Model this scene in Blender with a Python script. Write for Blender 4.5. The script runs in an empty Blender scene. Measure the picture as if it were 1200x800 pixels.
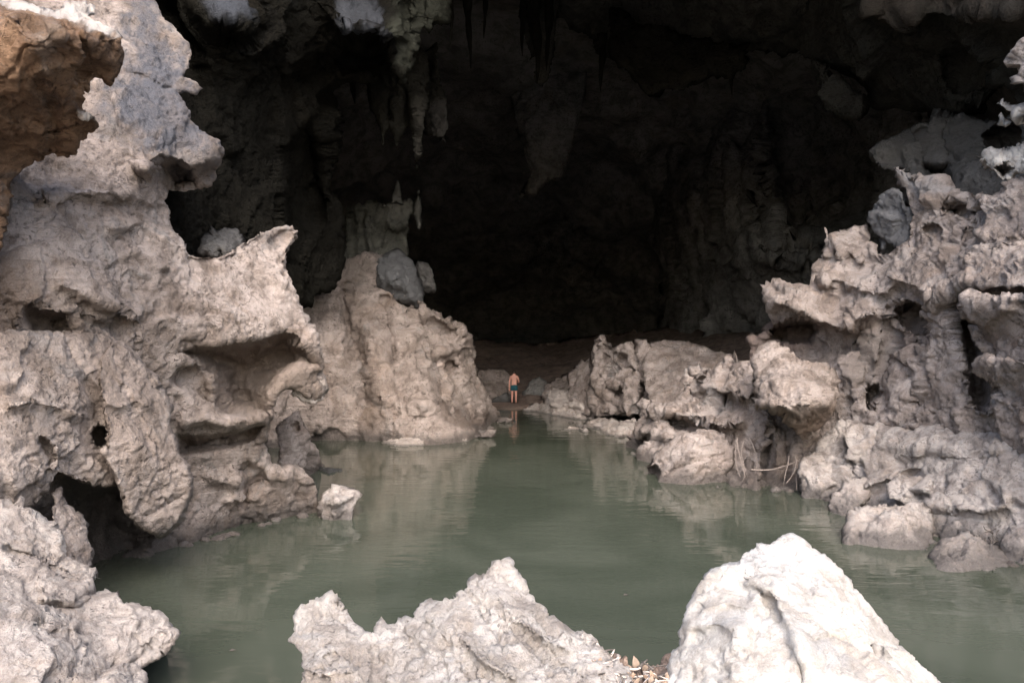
import bpy, bmesh, math, random
import numpy as np
from mathutils import Vector, Matrix
from mathutils.geometry import delaunay_2d_cdt

# ------------------------------------------------------------------ survey of the place
# The camera stands on the rocky bank at (0, 0, 3.3) looking along +Y; the pool lies at z = 0.
# The photograph is 1200 x 800 with a focal length of FL of its pixels, so a pixel and a distance give a point of the place.
FL, CX, CY, EYE = 906.0, 600.0, 400.0, 3.3
COL = bpy.context.scene.collection


def point(px, py, d):
    return ((px - CX) / FL * d, d, EYE - (py - CY) / FL * d)


def water_dist(py):
    return EYE * FL / (py - CY)


# ------------------------------------------------------------------ noise (numpy)
def _h(ix, iy, iz, seed):
    h = (ix * 374761393 + iy * 668265263 + iz * 2147483647 + seed * 1274126177) & 0xFFFFFFFF
    h = ((h ^ (h >> 13)) * 1274126177) & 0xFFFFFFFF
    h = ((h ^ (h >> 16)) * 2246822519) & 0xFFFFFFFF
    return h ^ (h >> 15)


def perlin(p, seed=0):
    f = np.floor(p)
    i = f.astype(np.int64)
    t = p - f
    u = t * t * t * (t * (t * 6 - 15) + 10)
    out = np.zeros(len(p))
    for dx in (0, 1):
        wx = u[:, 0] if dx else 1 - u[:, 0]
        for dy in (0, 1):
            wy = u[:, 1] if dy else 1 - u[:, 1]
            for dz in (0, 1):
                wz = u[:, 2] if dz else 1 - u[:, 2]
                h = _h(i[:, 0] + dx, i[:, 1] + dy, i[:, 2] + dz, seed)
                gx = (h & 1023) / 511.5 - 1
                gy = ((h >> 10) & 1023) / 511.5 - 1
                gz = ((h >> 20) & 1023) / 511.5 - 1
                out += wx * wy * wz * (gx * (t[:, 0] - dx) + gy * (t[:, 1] - dy) + gz * (t[:, 2] - dz))
    return out * 1.2


def fbm(p, octv=4, seed=0, gain=0.5):
    a, s, out = 1.0, 1.0, 0.0
    for k in range(octv):
        out = out + a * perlin(p * s + 17.3 * k, seed + k)
        a *= gain
        s *= 2.03
    return out


def ridged(p, octv=4, seed=0, gain=0.55):
    a, s, out, w = 1.0, 1.0, 0.0, 1.0
    for k in range(octv):
        n = 1 - np.abs(perlin(p * s + 9.1 * k, seed + k)) * 2
        n = np.clip(n, 0, 1) ** 2
        out = out + a * n * w
        w = np.clip(n * 1.6, 0, 1)
        a *= gain
        s *= 2.05
    return out


def facets(p, seed=0, soft=0.10, slope=1.0):
    """Broken planar faces: every cell of a Worley pattern is a plane of its own tilt and height."""
    f = np.floor(p).astype(np.int64)
    n = len(p)
    d1 = np.full(n, 9e9)
    d2 = np.full(n, 9e9)
    h1 = np.zeros(n)
    h2 = np.zeros(n)
    for dx in (-1, 0, 1):
        for dy in (-1, 0, 1):
            for dz in (-1, 0, 1):
                a, b, c = f[:, 0] + dx, f[:, 1] + dy, f[:, 2] + dz
                h = _h(a, b, c, seed)
                g = _h(a, b, c, seed + 77)
                qx = p[:, 0] - (a + (h & 1023) / 1023.0)
                qy = p[:, 1] - (b + ((h >> 10) & 1023) / 1023.0)
                qz = p[:, 2] - (c + ((h >> 20) & 1023) / 1023.0)
                d = np.sqrt(qx * qx + qy * qy + qz * qz)
                v = slope * (qx * ((g & 255) / 127.5 - 1) + qy * (((g >> 8) & 255) / 127.5 - 1) + qz * (((g >> 16) & 255) / 127.5 - 1)) \
                    + (((g >> 24) & 255) / 255.0 - 0.5) * 0.7
                nearer = d < d1
                second = (~nearer) & (d < d2)
                d2 = np.where(nearer, d1, np.where(second, d, d2))
                h2 = np.where(nearer, h1, np.where(second, v, h2))
                d1 = np.where(nearer, d, d1)
                h1 = np.where(nearer, v, h1)
    w = np.clip(0.5 + (d2 - d1) / (2 * soft), 0.5, 1)
    return h1 * w + h2 * (1 - w)


def smooth(t):
    t = np.clip(t, 0, 1)
    return t * t * (3 - 2 * t)


# ------------------------------------------------------------------ outlines and reliefs
def densify(poly, step, closed=True):
    out = []
    n = len(poly)
    for i in range(n if closed else n - 1):
        a, b = np.array(poly[i], float), np.array(poly[(i + 1) % n], float)
        k = max(1, int(np.hypot(*(b - a)) / step))
        for j in range(k):
            out.append(a + (b - a) * j / k)
    if not closed:
        out.append(np.array(poly[-1], float))
    return np.array(out)


def seg_dist(q, line, closed=False):
    """distance to a polyline, on which side (+1 = above / left of its way), and how far along (0..1)"""
    line = np.array(line, float)
    n = len(line)
    segs = [(line[i], line[(i + 1) % n]) for i in range(n if closed else n - 1)]
    lens = [max(1e-6, np.hypot(*(b - a))) for a, b in segs]
    tot, acc = sum(lens), 0.0
    best = np.full(len(q), 1e18)
    side = np.zeros(len(q))
    along = np.zeros(len(q))
    for (a, b), L in zip(segs, lens):
        d = b - a
        t = np.clip(((q - a) @ d) / (L * L), 0, 1)
        c = a + t[:, None] * d
        r = q - c
        dist = r[:, 0] ** 2 + r[:, 1] ** 2
        m = dist < best
        cr = d[0] * r[:, 1] - d[1] * r[:, 0]
        best = np.where(m, dist, best)
        side = np.where(m, np.where(cr < 0, 1.0, -1.0), side)
        along = np.where(m, (acc + t * L) / tot, along)
        acc += L
    return np.sqrt(best), side, along


def inside(q, poly):
    poly = np.array(poly, float)
    c = np.zeros(len(q), bool)
    n = len(poly)
    for i in range(n):
        a, b = poly[i], poly[(i + 1) % n]
        if a[1] == b[1]:
            continue
        m = ((a[1] > q[:, 1]) != (b[1] > q[:, 1])) & (q[:, 0] < (b[0] - a[0]) * (q[:, 1] - a[1]) / (b[1] - a[1]) + a[0])
        c ^= m
    return c


def survey(q, ctrl):
    """distances at the image points q from a few measured ones (px, py, distance): linear radial basis with a plane"""
    c = np.array(ctrl, float)
    n = len(c)
    if n < 4:
        if n == 1:
            return np.full(len(q), c[0, 2])
        w = 1 / (np.hypot(q[:, None, 0] - c[None, :, 0], q[:, None, 1] - c[None, :, 1]) + 4) ** 2
        return (w * c[None, :, 2]).sum(1) / w.sum(1)
    x = c[:, :2] / 100.0
    K = np.hypot(x[:, None, 0] - x[None, :, 0], x[:, None, 1] - x[None, :, 1])
    A = np.zeros((n + 3, n + 3))
    A[:n, :n] = K + np.eye(n) * 1e-3
    A[:n, n] = 1
    A[:n, n + 1:] = x
    A[n, :n] = 1
    A[n + 1:, :n] = x.T
    s = np.linalg.lstsq(A, np.concatenate([c[:, 2], [0, 0, 0]]), rcond=None)[0]
    out = np.empty(len(q))
    for a in range(0, len(q), 20000):
        g = q[a:a + 20000] / 100.0
        k = np.hypot(g[:, None, 0] - x[None, :, 0], g[:, None, 1] - x[None, :, 1])
        out[a:a + 20000] = k @ s[:n] + s[n] + g @ s[n + 1:]
    lo, hi = c[:, 2].min(), c[:, 2].max()
    return np.clip(out, lo - 0.12 * (hi - lo) - .1, hi + 0.12 * (hi - lo) + .1)


def vertex_normals(v, f):
    n = np.zeros_like(v)
    a, b, c = v[f[:, 0]], v[f[:, 1]], v[f[:, 2]]
    fn = np.cross(b - a, c - a)
    for k in range(3):
        np.add.at(n, f[:, k], fn)
    L = np.linalg.norm(n, axis=1)
    return n / np.maximum(L, 1e-12)[:, None]


ROUGH = dict(fbm=.020, big=.05, fac=.18, fine=.042, chip=.011, rid=.026, pit=.008, strata=0.0, stretch=(1, 1, 1), tilt=(0.0, 0.25))


def weather(v, n, sc, seed, r, calm=1.0):
    """breaks a smooth form up the way limestone breaks: slow swellings, planar faces, chips, fissures, bedding, pits"""
    st = np.array(r['stretch'], float)
    q = v / sc * st + seed * 3.71
    wq = np.stack([fbm(q * 2.6 + 5.2, 3, seed + 11, .6), fbm(q * 2.6 + 31.7, 3, seed + 23, .6), fbm(q * 2.6 + 71.1, 3, seed + 37, .6)], 1)
    qw = q + wq * .10
    d = r['big'] * perlin(q * .45, seed + 1) * 2
    hi = r['fbm'] * fbm(q * 1.6, 6, seed + 2, .56)
    if r['fac']:
        d = d + r['fac'] * facets(qw * .85, seed + 3, .035)
    if r['fine']:
        hi = hi + r['fine'] * facets(qw * 2.3, seed + 4, .035, 1.2)
    if r['chip']:
        hi = hi + r['chip'] * facets(q * 6.5 + wq * .35, seed + 9, .06, 1.3)
    if r['rid']:
        # fissures: narrow sharp valleys along the zero lines of slow noise
        z1 = np.abs(fbm(q * .8 + 3.3, 4, seed + 5, .55))
        z2 = np.abs(fbm(q * 1.9 + 13.3, 4, seed + 6, .55))
        hi = hi - r['rid'] * (2.2 * np.exp(-(z1 / .035) ** 2) + 1.1 * np.exp(-(z2 / .05) ** 2))
    if r['pit']:
        pn = fbm(q * 5.5, 3, seed + 8, .6)
        gate = smooth((fbm(q * 1.1 + 50, 2, seed + 18) + .15) / .4)
        hi = hi - r['pit'] * smooth((pn - .12) / .3) * 2.0 * gate
    if r['strata']:
        tx, ty = r['tilt']
        z = (v[:, 2] + v[:, 0] * tx + v[:, 1] * ty) / sc * 3.2 + wq[:, 0] * .5
        saw = z - np.floor(z)
        hi = hi + r['strata'] * (saw ** 1.6 - .4)
    return (d * np.sqrt(calm) + hi * calm) * sc


def relief(outline, ctrl, thick=1.5, rim=14, set_back=None, feats=(), step=2.4, sc=None, seed=1, rough=None, stains=(), jag=1.0, back_step=None):
    """A solid rock: an outline, the measured distances of its face, a rounded rim and a back of its own. Returns verts, faces, stain and painted-light colours."""
    rnd = np.random.default_rng(seed)
    o = densify(outline, step)
    if jag:
        k = np.stack([o[:, 0], o[:, 1], np.full(len(o), seed * 1.7)], 1)
        o = o + jag * np.stack([fbm(k / 11.0, 3, seed + 50, .55), fbm(k / 11.0 + 40, 3, seed + 60, .55)], 1) * 1.3
    x0, y0 = o.min(0)
    x1, y1 = o.max(0)
    gx, gy = np.meshgrid(np.arange(x0, x1, step), np.arange(y0, y1, step * .9))
    gx[1::2] += step * .5
    g = np.stack([gx.ravel(), gy.ravel()], 1)
    g = g + rnd.uniform(-.28, .28, g.shape) * step
    # points far outside the frame need no fine mesh
    off = (g[:, 0] < -25) | (g[:, 0] > 1225) | (g[:, 1] < -25) | (g[:, 1] > 825)
    keep = ~off | (rnd.random(len(g)) < .12)
    g = g[keep]
    g = g[inside(g, o)]
    oc = o[::4]
    de, _, _ = seg_dist(g, o[::2], True)
    g = g[de > step * .6]
    allv = [Vector(t) for t in np.concatenate([o, g])]
    vv, _, ff, ov, _, _ = delaunay_2d_cdt(allv, [], [list(range(len(o)))], 1, 1e-5)
    q = np.array([t[:] for t in vv], float)
    F = np.array([f[:] for f in ff if len(f) == 3], np.int64)
    de, _, _ = seg_dist(q, oc, True)
    onrim = np.array([any(k < len(o) for k in t) for t in ov])
    de = np.where(onrim, 0, np.maximum(de, .01))
    D = survey(q, ctrl)
    md = float(np.mean(np.array(ctrl)[:, 2]))
    if sc is None:
        sc = md / 12.0
    for ft in feats:
        kind = ft[0]
        if kind == 'ledge':          # a lip: comes forward towards the line from above, falls back beneath it
            _, line, amp, wa, wb = ft[:5]
            dd, sd, al = seg_dist(q, line)
            ends = smooth(np.minimum(al, 1 - al) / .12)
            prof = np.where(sd > 0, np.clip(1 - dd / wa, 0, 1) ** 1.3, np.clip(1 - dd / wb, 0, 1) ** 1.5)
            D = D - amp * prof * ends
        elif kind == 'crack':
            _, line, dep, w = ft[:4]
            dep = min(dep, 2.4 * w * md / FL)
            dd, sd, al = seg_dist(q, line)
            ends = smooth(np.minimum(al, 1 - al) / .1 + .15)
            wob = 1 + .5 * perlin(np.stack([q[:, 0] / 11, q[:, 1] / 11, np.full(len(q), 3.3 + seed)], 1), seed)
            D = D + dep * np.exp(-(dd / (w * wob)) ** 2) * ends
        elif kind == 'ridge':
            _, line, amp, w = ft[:4]
            dd, sd, al = seg_dist(q, line)
            ends = smooth(np.minimum(al, 1 - al) / .15 + .1)
            D = D - amp * np.clip(1 - dd / w, 0, 1) ** 1.2 * ends
        elif kind == 'hole':         # a hollow with a sharp edge
            _, poly, dep, soft = ft[:4]
            if soft > 6:
                dep = min(dep, 7 * soft * md / FL)
            ip = inside(q, poly)
            dd, _, _ = seg_dist(q, poly, True)
            wob = 1 + .35 * perlin(np.stack([q[:, 0] / 14, q[:, 1] / 14, np.full(len(q), 8.3 + seed)], 1), seed)
            u = np.clip(dd / (soft * wob), 0, 1)
            prof = 1 - (1 - u) ** 2
            D = D + np.where(ip, dep * (prof if soft > 6 else np.sqrt(np.clip(prof, 0, 1))), 0)
        elif kind == 'lump':
            _, (cx, cy), (rx, ry), rot, amp = ft[:5]
            c, s = math.cos(math.radians(rot)), math.sin(math.radians(rot))
            ux = ((q[:, 0] - cx) * c + (q[:, 1] - cy) * s) / rx
            uy = (-(q[:, 0] - cx) * s + (q[:, 1] - cy) * c) / ry
            D = D - amp * np.sqrt(np.clip(1 - ux * ux - uy * uy, 0, 1))
        elif kind == 'block':        # a raised broken face
            _, poly, amp, soft = ft[:4]
            ip = inside(q, poly)
            dd, _, _ = seg_dist(q, poly, True)
            D = D - np.where(ip, amp * smooth(dd / soft), 0)
    if set_back is None:
        set_back = rim * md / FL * .9
    u = np.clip(de / rim, 0, 1)
    rd = np.sqrt(np.clip(1 - (1 - u) ** 2, 0, 1))
    front = D + (1 - rd) * set_back
    back = D + set_back + thick * smooth(de / (rim * 2.5)) + .02 * thick * np.minimum(de, 1)
    def un(d):
        return np.stack([(q[:, 0] - CX) / FL * d, d, EYE - (q[:, 1] - CY) / FL * d], 1)
    vf, vb = un(front), un(back)
    edge = de == 0
    nb = len(q)
    idx = np.arange(nb)
    bi = idx.copy()
    inner = np.where(~edge)[0]
    bi[inner] = nb + np.arange(len(inner))
    V = np.concatenate([vf, vb[inner]])
    # a triangle seen counter-clockwise in image space (y down) faces away: order it so that the front looks at the camera
    a, b, c = q[F[:, 0]], q[F[:, 1]], q[F[:, 2]]
    cr = (b[:, 0] - a[:, 0]) * (c[:, 1] - a[:, 1]) - (b[:, 1] - a[:, 1]) * (c[:, 0] - a[:, 0])
    F = np.where((cr > 0)[:, None], F[:, [0, 2, 1]], F)
    ob = edge[F].all(1)
    FB = bi[F][:, [0, 2, 1]][~ob]
    FA = np.concatenate([F, FB])
    N = vertex_normals(V, FA)
    r = dict(ROUGH)
    if rough:
        r.update(rough)
    # where the face is drawn out along the line of sight the mesh is too coarse for the small breaks: calm them there
    el = np.zeros(len(V))
    ct = np.zeros(len(V))
    for i, j in ((0, 1), (1, 2), (2, 0)):
        L = np.linalg.norm(V[FA[:, i]] - V[FA[:, j]], axis=1)
        np.add.at(el, FA[:, i], L)
        np.add.at(ct, FA[:, i], 1)
    calm = np.clip(2.6 * step * np.abs(V[:, 1]) / FL / np.maximum(el / np.maximum(ct, 1), 1e-6), .12, 1)
    V = V + N * weather(V, N, sc, seed, r, calm)[:, None]
    qa = np.concatenate([q, q[inner]])
    tint = np.zeros((len(V), 4))
    for poly, col, soft in stains:
        wob = np.stack([fbm(np.concatenate([qa / 16.0, np.full((len(qa), 1), 2.2)], 1), 4, seed + 5, .6), fbm(np.concatenate([qa / 16.0, np.full((len(qa), 1), 9.2)], 1), 4, seed + 6, .6)], 1)
        qs = qa + wob * soft * 1.2
        ip = inside(qs, poly)
        dd, _, _ = seg_dist(qs, poly, True)
        al = smooth(np.where(ip, .5 + dd / soft * .5, .5 - dd / soft * .5)) * (col[3] if len(col) > 3 else 1)
        tint[:, :3] = tint[:, :3] * (1 - al[:, None]) + np.array(col[:3]) * al[:, None]
        tint[:, 3] = np.maximum(tint[:, 3], al)
    # keep the colour unpremultiplied
    m = tint[:, 3] > 1e-4
    if len(stains) == 1:
        tint[m, :3] = np.array(stains[0][1][:3])
    return V, FA, tint


# ------------------------------------------------------------------ objects
def tag(o, label=None, cat=None, group=None, kind=None):
    for k, v in (('label', label), ('category', cat), ('group', group), ('kind', kind)):
        if v:
            o[k] = v
    return o


def mesh_obj(name, V, F, mat, parent=None, tint=None, smooth_shade=True, base=None):
    V = np.asarray(V, float)
    if base is None and parent is None:
        base = np.array([(V[:, 0].min() + V[:, 0].max()) / 2, (V[:, 1].min() + V[:, 1].max()) / 2, V[:, 2].min()])
    if base is None:
        base = np.zeros(3)
    origin = np.array(parent.location) if parent is not None else base
    me = bpy.data.meshes.new(name)
    W = V - origin
    if isinstance(F, np.ndarray):
        me.vertices.add(len(W))
        me.vertices.foreach_set('co', W.astype(np.float32).ravel())
        me.loops.add(F.size)
        me.loops.foreach_set('vertex_index', F.astype(np.int32).ravel())
        me.polygons.add(len(F))
        me.polygons.foreach_set('loop_start', np.arange(0, F.size, F.shape[1], dtype=np.int32))
        me.polygons.foreach_set('loop_total', np.full(len(F), F.shape[1], np.int32))
        me.update(calc_edges=True)
    else:
        me.from_pydata([tuple(t) for t in W], [], F)
    if smooth_shade:
        me.polygons.foreach_set('use_smooth', np.ones(len(me.polygons), bool))
    if True:
        if tint is None:
            tint = np.zeros((len(me.vertices), 4))
        at = me.color_attributes.new('tint', 'FLOAT_COLOR', 'POINT')
        at.data.foreach_set('color', tint.astype(np.float32).ravel())
    me.materials.append(mat)
    me.validate()
    o = bpy.data.objects.new(name, me)
    COL.objects.link(o)
    if parent is not None:
        o.parent = parent
    else:
        o.location = base
    return o


def rock(name, label, cat, outline, ctrl, mat, group=None, parent=None, kind=None, **kw):
    V, F, T = relief(outline, ctrl, **kw)
    o = mesh_obj(name, V, F, mat, parent, T)
    if parent is None:
        tag(o, label, cat, group, kind)
    elif label:
        o['label'] = label
    return o


def tube_mesh(path, radii, sides=7):
    P = [Vector(p) for p in path]
    V, F = [], []
    up = Vector((.13, .2, .97))
    for i, p in enumerate(P):
        t = (P[min(i + 1, len(P) - 1)] - P[max(i - 1, 0)]).normalized()
        a = t.cross(up)
        if a.length < 1e-3:
            a = t.cross(Vector((1, 0, 0)))
        a.normalize()
        b = t.cross(a)
        for k in range(sides):
            w = 2 * math.pi * k / sides
            V.append(p + (a * math.cos(w) + b * math.sin(w)) * radii[i])
    n = len(P)
    for i in range(n - 1):
        for k in range(sides):
            F.append((i * sides + k, i * sides + (k + 1) % sides, (i + 1) * sides + (k + 1) % sides, (i + 1) * sides + k))
    F.append(tuple(range(sides))[::-1])
    F.append(tuple((n - 1) * sides + k for k in range(sides)))
    return V, F


# ------------------------------------------------------------------ materials
def new_mat(name):
    m = bpy.data.materials.new(name)
    m.use_nodes = True
    nt = m.node_tree
    nt.nodes.clear()
    return m, nt, nt.nodes.new, nt.links.new


def rock_mat(name, light, mid, dark, sc=1.0, bump=.85, wet=True, spec=.2, rough=.92, pits=.55, wet_h=.30, cracks=.5, bed=.55):
    m, nt, N, L = new_mat(name)
    out = N('ShaderNodeOutputMaterial')
    bs = N('ShaderNodeBsdfPrincipled')
    L(bs.outputs[0], out.inputs[0])
    geo = N('ShaderNodeNewGeometry')
    pos = geo.outputs['Position']

    def noise(scale, det, ro, dist=0.0, src=None):
        n = N('ShaderNodeTexNoise')
        n.inputs['Scale'].default_value = scale / sc
        n.inputs['Detail'].default_value = det
        n.inputs['Roughness'].default_value = ro
        n.inputs['Distortion'].default_value = dist
        L(src or pos, n.inputs['Vector'])
        return n.outputs['Fac']

    def ramp(src, a, b, lo=0.0, hi=1.0):
        r = N('ShaderNodeMapRange')
        r.inputs['From Min'].default_value = a
        r.inputs['From Max'].default_value = b
        r.inputs['To Min'].default_value = lo
        r.inputs['To Max'].default_value = hi
        L(src, r.inputs['Value'])
        return r.outputs[0]

    def mix(fac, a, b, mode='MIX'):
        x = N('ShaderNodeMix')
        x.data_type = 'RGBA'
        x.blend_type = mode
        if isinstance(fac, float):
            x.inputs[0].default_value = fac
        else:
            L(fac, x.inputs[0])
        for i, c in ((6, a), (7, b)):
            if isinstance(c, tuple):
                x.inputs[i].default_value = (*c, 1)
            else:
                L(c, x.inputs[i])
        return x.outputs[2]

    def math_(op, a, b):
        x = N('ShaderNodeMath')
        x.operation = op
        for i, c in ((0, a), (1, b)):
            if isinstance(c, (int, float)):
                x.inputs[i].default_value = c
            else:
                L(c, x.inputs[i])
        return x.outputs[0]

    big = noise(.55, 5, .6, .6)
    midn = noise(2.3, 8, .66, .4)
    fin = noise(14, 6, .7)
    grain = noise(55, 4, .75)
    col = mix(ramp(big, .43, .57), mid, light)
    grey = sum(mid) / 3
    col = mix(ramp(noise(.9, 6, .68, .8), .54, .66, 0, .55), col, (mid[0] * .80, mid[1] * .68, mid[2] * .56))
    col = mix(ramp(noise(1.25, 6, .7, 1.2), .55, .66, 0, .6), col, (grey * .82, grey * .83, grey * .84))
    col = mix(ramp(midn, .52, .38, 0, .75), col, dark)
    col = mix(ramp(midn, .55, .68, 0, .6), col, tuple(min(.9, c * 1.22) for c in light))
    # grooves and streaks along the bedding
    mpg = N('ShaderNodeMapping')
    mpg.inputs['Rotation'].default_value = (.2, bed, .3)
    mpg.inputs['Scale'].default_value = (.5, .8, 3.2)
    L(pos, mpg.inputs['Vector'])
    gro = noise(2.6, 7, .66, .9, mpg.outputs[0])
    col = mix(ramp(gro, .47, .36, 0, .45), col, dark)
    # small weathered pits and dark specks
    wv = N('ShaderNodeVectorMath')
    wv.operation = 'ADD'
    nz = N('ShaderNodeTexNoise')
    nz.inputs['Scale'].default_value = 5 / sc
    nz.inputs['Detail'].default_value = 4
    L(pos, nz.inputs['Vector'])
    sw = N('ShaderNodeVectorMath')
    sw.operation = 'SCALE'
    sw.inputs['Scale'].default_value = .35 * sc
    L(nz.outputs['Color'], sw.inputs[0])
    L(pos, wv.inputs[0])
    L(sw.outputs[0], wv.inputs[1])
    pitm = math_('MULTIPLY', ramp(fin, .45, .34), ramp(noise(1.3, 4, .6), .44, .58))
    col = mix(math_('MULTIPLY', pitm, pits), col, tuple(c * .28 for c in dark))
    dots = N('ShaderNodeTexVoronoi')
    dots.inputs['Scale'].default_value = 11 / sc
    L(wv.outputs[0], dots.inputs['Vector'])
    dotm = math_('MULTIPLY', ramp(dots.outputs['Distance'], .34, .16), ramp(noise(1.6, 5, .65), .50, .60))
    col = mix(math_('MULTIPLY', dotm, pits * 1.2), col, tuple(c * .35 for c in dark))
    # thin fractures
    ck = N('ShaderNodeTexVoronoi')
    ck.feature = 'DISTANCE_TO_EDGE'
    ck.inputs['Scale'].default_value = 1.5 / sc
    L(wv.outputs[0], ck.inputs['Vector'])
    crk = math_('MULTIPLY', ramp(ck.outputs['Distance'], .022, .0), ramp(noise(1.1, 3, .5), .5, .6))
    col = mix(math_('MULTIPLY', crk, cracks), col, tuple(c * .3 for c in dark))
    at = N('ShaderNodeAttribute')
    at.attribute_name = 'tint'
    tn = math_('MULTIPLY', at.outputs['Alpha'], ramp(midn, .25, .55, .55, 1.0))
    tcol = mix(ramp(fin, .3, .7, .0, .5), at.outputs['Color'], mix(.35, at.outputs['Color'], dark))
    col = mix(tn, col, tcol)
    ro = None
    if wet:
        sep = N('ShaderNodeSeparateXYZ')
        L(pos, sep.inputs[0])
        h = math_('SUBTRACT', sep.outputs['Z'], math_('MULTIPLY', math_('SUBTRACT', midn, .45), wet_h * 3))
        w = ramp(h, wet_h, wet_h * .25)
        col = mix(math_('MULTIPLY', w, .94), col, mix(.5, tuple(c * .5 for c in dark), (.075, .078, .08)))
        ro = ramp(w, 0, 1, rough, .45)
    col = mix(ramp(grain, .40, .60, .0, .40), mix(.30, col, tuple(c * .45 for c in dark)), mix(.20, col, tuple(min(.9, c * 1.45) for c in light)))
    L(col, bs.inputs['Base Color'])
    if ro is not None:
        L(ro, bs.inputs['Roughness'])
    else:
        bs.inputs['Roughness'].default_value = rough
    bs.inputs['Specular IOR Level'].default_value = spec
    ht = math_('ADD', math_('MULTIPLY', noise(5, 9, .72, .2), .26), math_('MULTIPLY', fin, .42))
    ht = math_('ADD', ht, math_('MULTIPLY', gro, .34))
    ht = math_('ADD', ht, math_('MULTIPLY', grain, .20))
    ht = math_('SUBTRACT', ht, math_('MULTIPLY', pitm, .22 * pits))
    ht = math_('SUBTRACT', ht, math_('MULTIPLY', dotm, .30 * pits))
    ht = math_('SUBTRACT', ht, math_('MULTIPLY', crk, .12 * cracks))
    bp = N('ShaderNodeBump')
    bp.inputs['Strength'].default_value = bump
    bp.inputs['Distance'].default_value = .22 * sc
    L(ht, bp.inputs['Height'])
    L(bp.outputs[0], bs.inputs['Normal'])
    return m


def plain_mat(name, c, rough=.8, spec=.3, var=.25, scale=8.0, bump=.15, sss=0):
    m, nt, N, L = new_mat(name)
    out = N('ShaderNodeOutputMaterial')
    bs = N('ShaderNodeBsdfPrincipled')
    L(bs.outputs[0], out.inputs[0])
    tc = N('ShaderNodeTexCoord')
    n = N('ShaderNodeTexNoise')
    n.inputs['Scale'].default_value = scale
    n.inputs['Detail'].default_value = 6
    L(tc.outputs['Object'], n.inputs['Vector'])
    r = N('ShaderNodeValToRGB')
    r.color_ramp.elements[0].position = .3
    r.color_ramp.elements[1].position = .7
    r.color_ramp.elements[0].color = (*[x * (1 - var) for x in c], 1)
    r.color_ramp.elements[1].color = (*[min(1, x * (1 + var)) for x in c], 1)
    L(n.outputs['Fac'], r.inputs[0])
    L(r.outputs[0], bs.inputs['Base Color'])
    bs.inputs['Roughness'].default_value = rough
    bs.inputs['Specular IOR Level'].default_value = spec
    bp = N('ShaderNodeBump')
    bp.inputs['Strength'].default_value = bump
    bp.inputs['Distance'].default_value = .02
    L(n.outputs['Fac'], bp.inputs['Height'])
    L(bp.outputs[0], bs.inputs['Normal'])
    return m

# ------------------------------------------------------------------ materials of the place
M = {}
M['tan'] = rock_mat('tan_limestone', (.49, .42, .383), (.35, .29, .256), (.165, .128, .104))
M['pink'] = rock_mat('silted_limestone', (.53, .46, .427), (.41, .345, .312), (.19, .15, .127))
M['pale'] = rock_mat('pale_limestone', (.51, .475, .445), (.43, .39, .355), (.23, .195, .17), sc=.5, bump=.8)
M['white'] = rock_mat('bleached_limestone', (.50, .48, .455), (.43, .41, .385), (.25, .22, .195), sc=.55, bump=.55, pits=.3, cracks=.35)
M['shelf'] = rock_mat('pale_shelf_limestone', (.62, .56, .52), (.53, .47, .43), (.28, .235, .21), sc=1.3, bump=.7, wet_h=.07)
M['ledge'] = rock_mat('pale_ledge_limestone', (.57, .515, .48), (.47, .415, .38), (.25, .21, .19), sc=.7, bump=.85)
M['brown'] = rock_mat('brown_limestone', (.30, .19, .12), (.21, .13, .083), (.10, .062, .04), sc=.7, wet=False)
M['grey'] = rock_mat('grey_limestone', (.20, .195, .19), (.14, .135, .13), (.07, .065, .062))
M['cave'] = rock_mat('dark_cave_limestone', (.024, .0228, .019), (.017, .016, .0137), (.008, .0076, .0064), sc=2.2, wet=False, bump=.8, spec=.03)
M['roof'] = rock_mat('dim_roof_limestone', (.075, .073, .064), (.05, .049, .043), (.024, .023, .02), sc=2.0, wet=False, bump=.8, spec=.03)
M['deep'] = rock_mat('deep_cave_limestone', (.34, .335, .32), (.26, .255, .245), (.11, .108, .105), sc=2.2, wet=False, bump=.8, spec=.03)
M['column'] = rock_mat('grey_green_flowstone', (.13, .13, .112), (.09, .09, .076), (.04, .04, .034), sc=1.5, wet=False, bump=.8)
M['mound'] = rock_mat('mound_limestone', (.52, .445, .408), (.41, .345, .312), (.19, .15, .125), sc=1.6, bump=.85)
M['mud'] = rock_mat('brown_mud', (.36, .28, .235), (.27, .205, .17), (.12, .09, .075), sc=1.5, wet=False, bump=.25, rough=.7, cracks=0)
M['skin'] = plain_mat('sunburnt_skin', (.52, .265, .205), .55, .4, .08, 20, .05)
M['hair'] = plain_mat('dark_hair', (.03, .02, .015), .6, .3, .3, 80, .4)
M['shorts'] = plain_mat('teal_swim_shorts', (.010, .062, .080), .75, .3, .2, 12, .3)
M['twig'] = plain_mat('bleached_driftwood', (.45, .39, .345), .85, .2, .35, 30, .3)
M['darktwig'] = plain_mat('dark_wet_driftwood', (.10, .085, .075), .7, .3, .4, 30, .3)
M['brownleaf'] = plain_mat('dry_brown_leaf', (.26, .18, .13), .8, .2, .3, 25, .2)
M['litter'] = plain_mat('brown_leaf_litter', (.17, .125, .10), .9, .2, .45, 40, .6)
M['root'] = plain_mat('pale_root', (.30, .25, .22), .85, .2, .35, 30, .3)
M['leaf'] = plain_mat('dry_tan_leaf', (.23, .175, .135), .75, .2, .25, 25, .2)

GREY = (.25, .255, .265)
SKYLIGHT_BLUE = (.06, .076, .105)  # grey rock tone with the blue of sky light mixed in
DARK = (.05, .045, .04)
BROWN = (.20, .13, .09)
WHITE = (.72, .69, .66)


def w(px, py, up=0.0):
    """a point of a waterline, measured by the level of the pool"""
    return (px, py, water_dist(py) - up)


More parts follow.
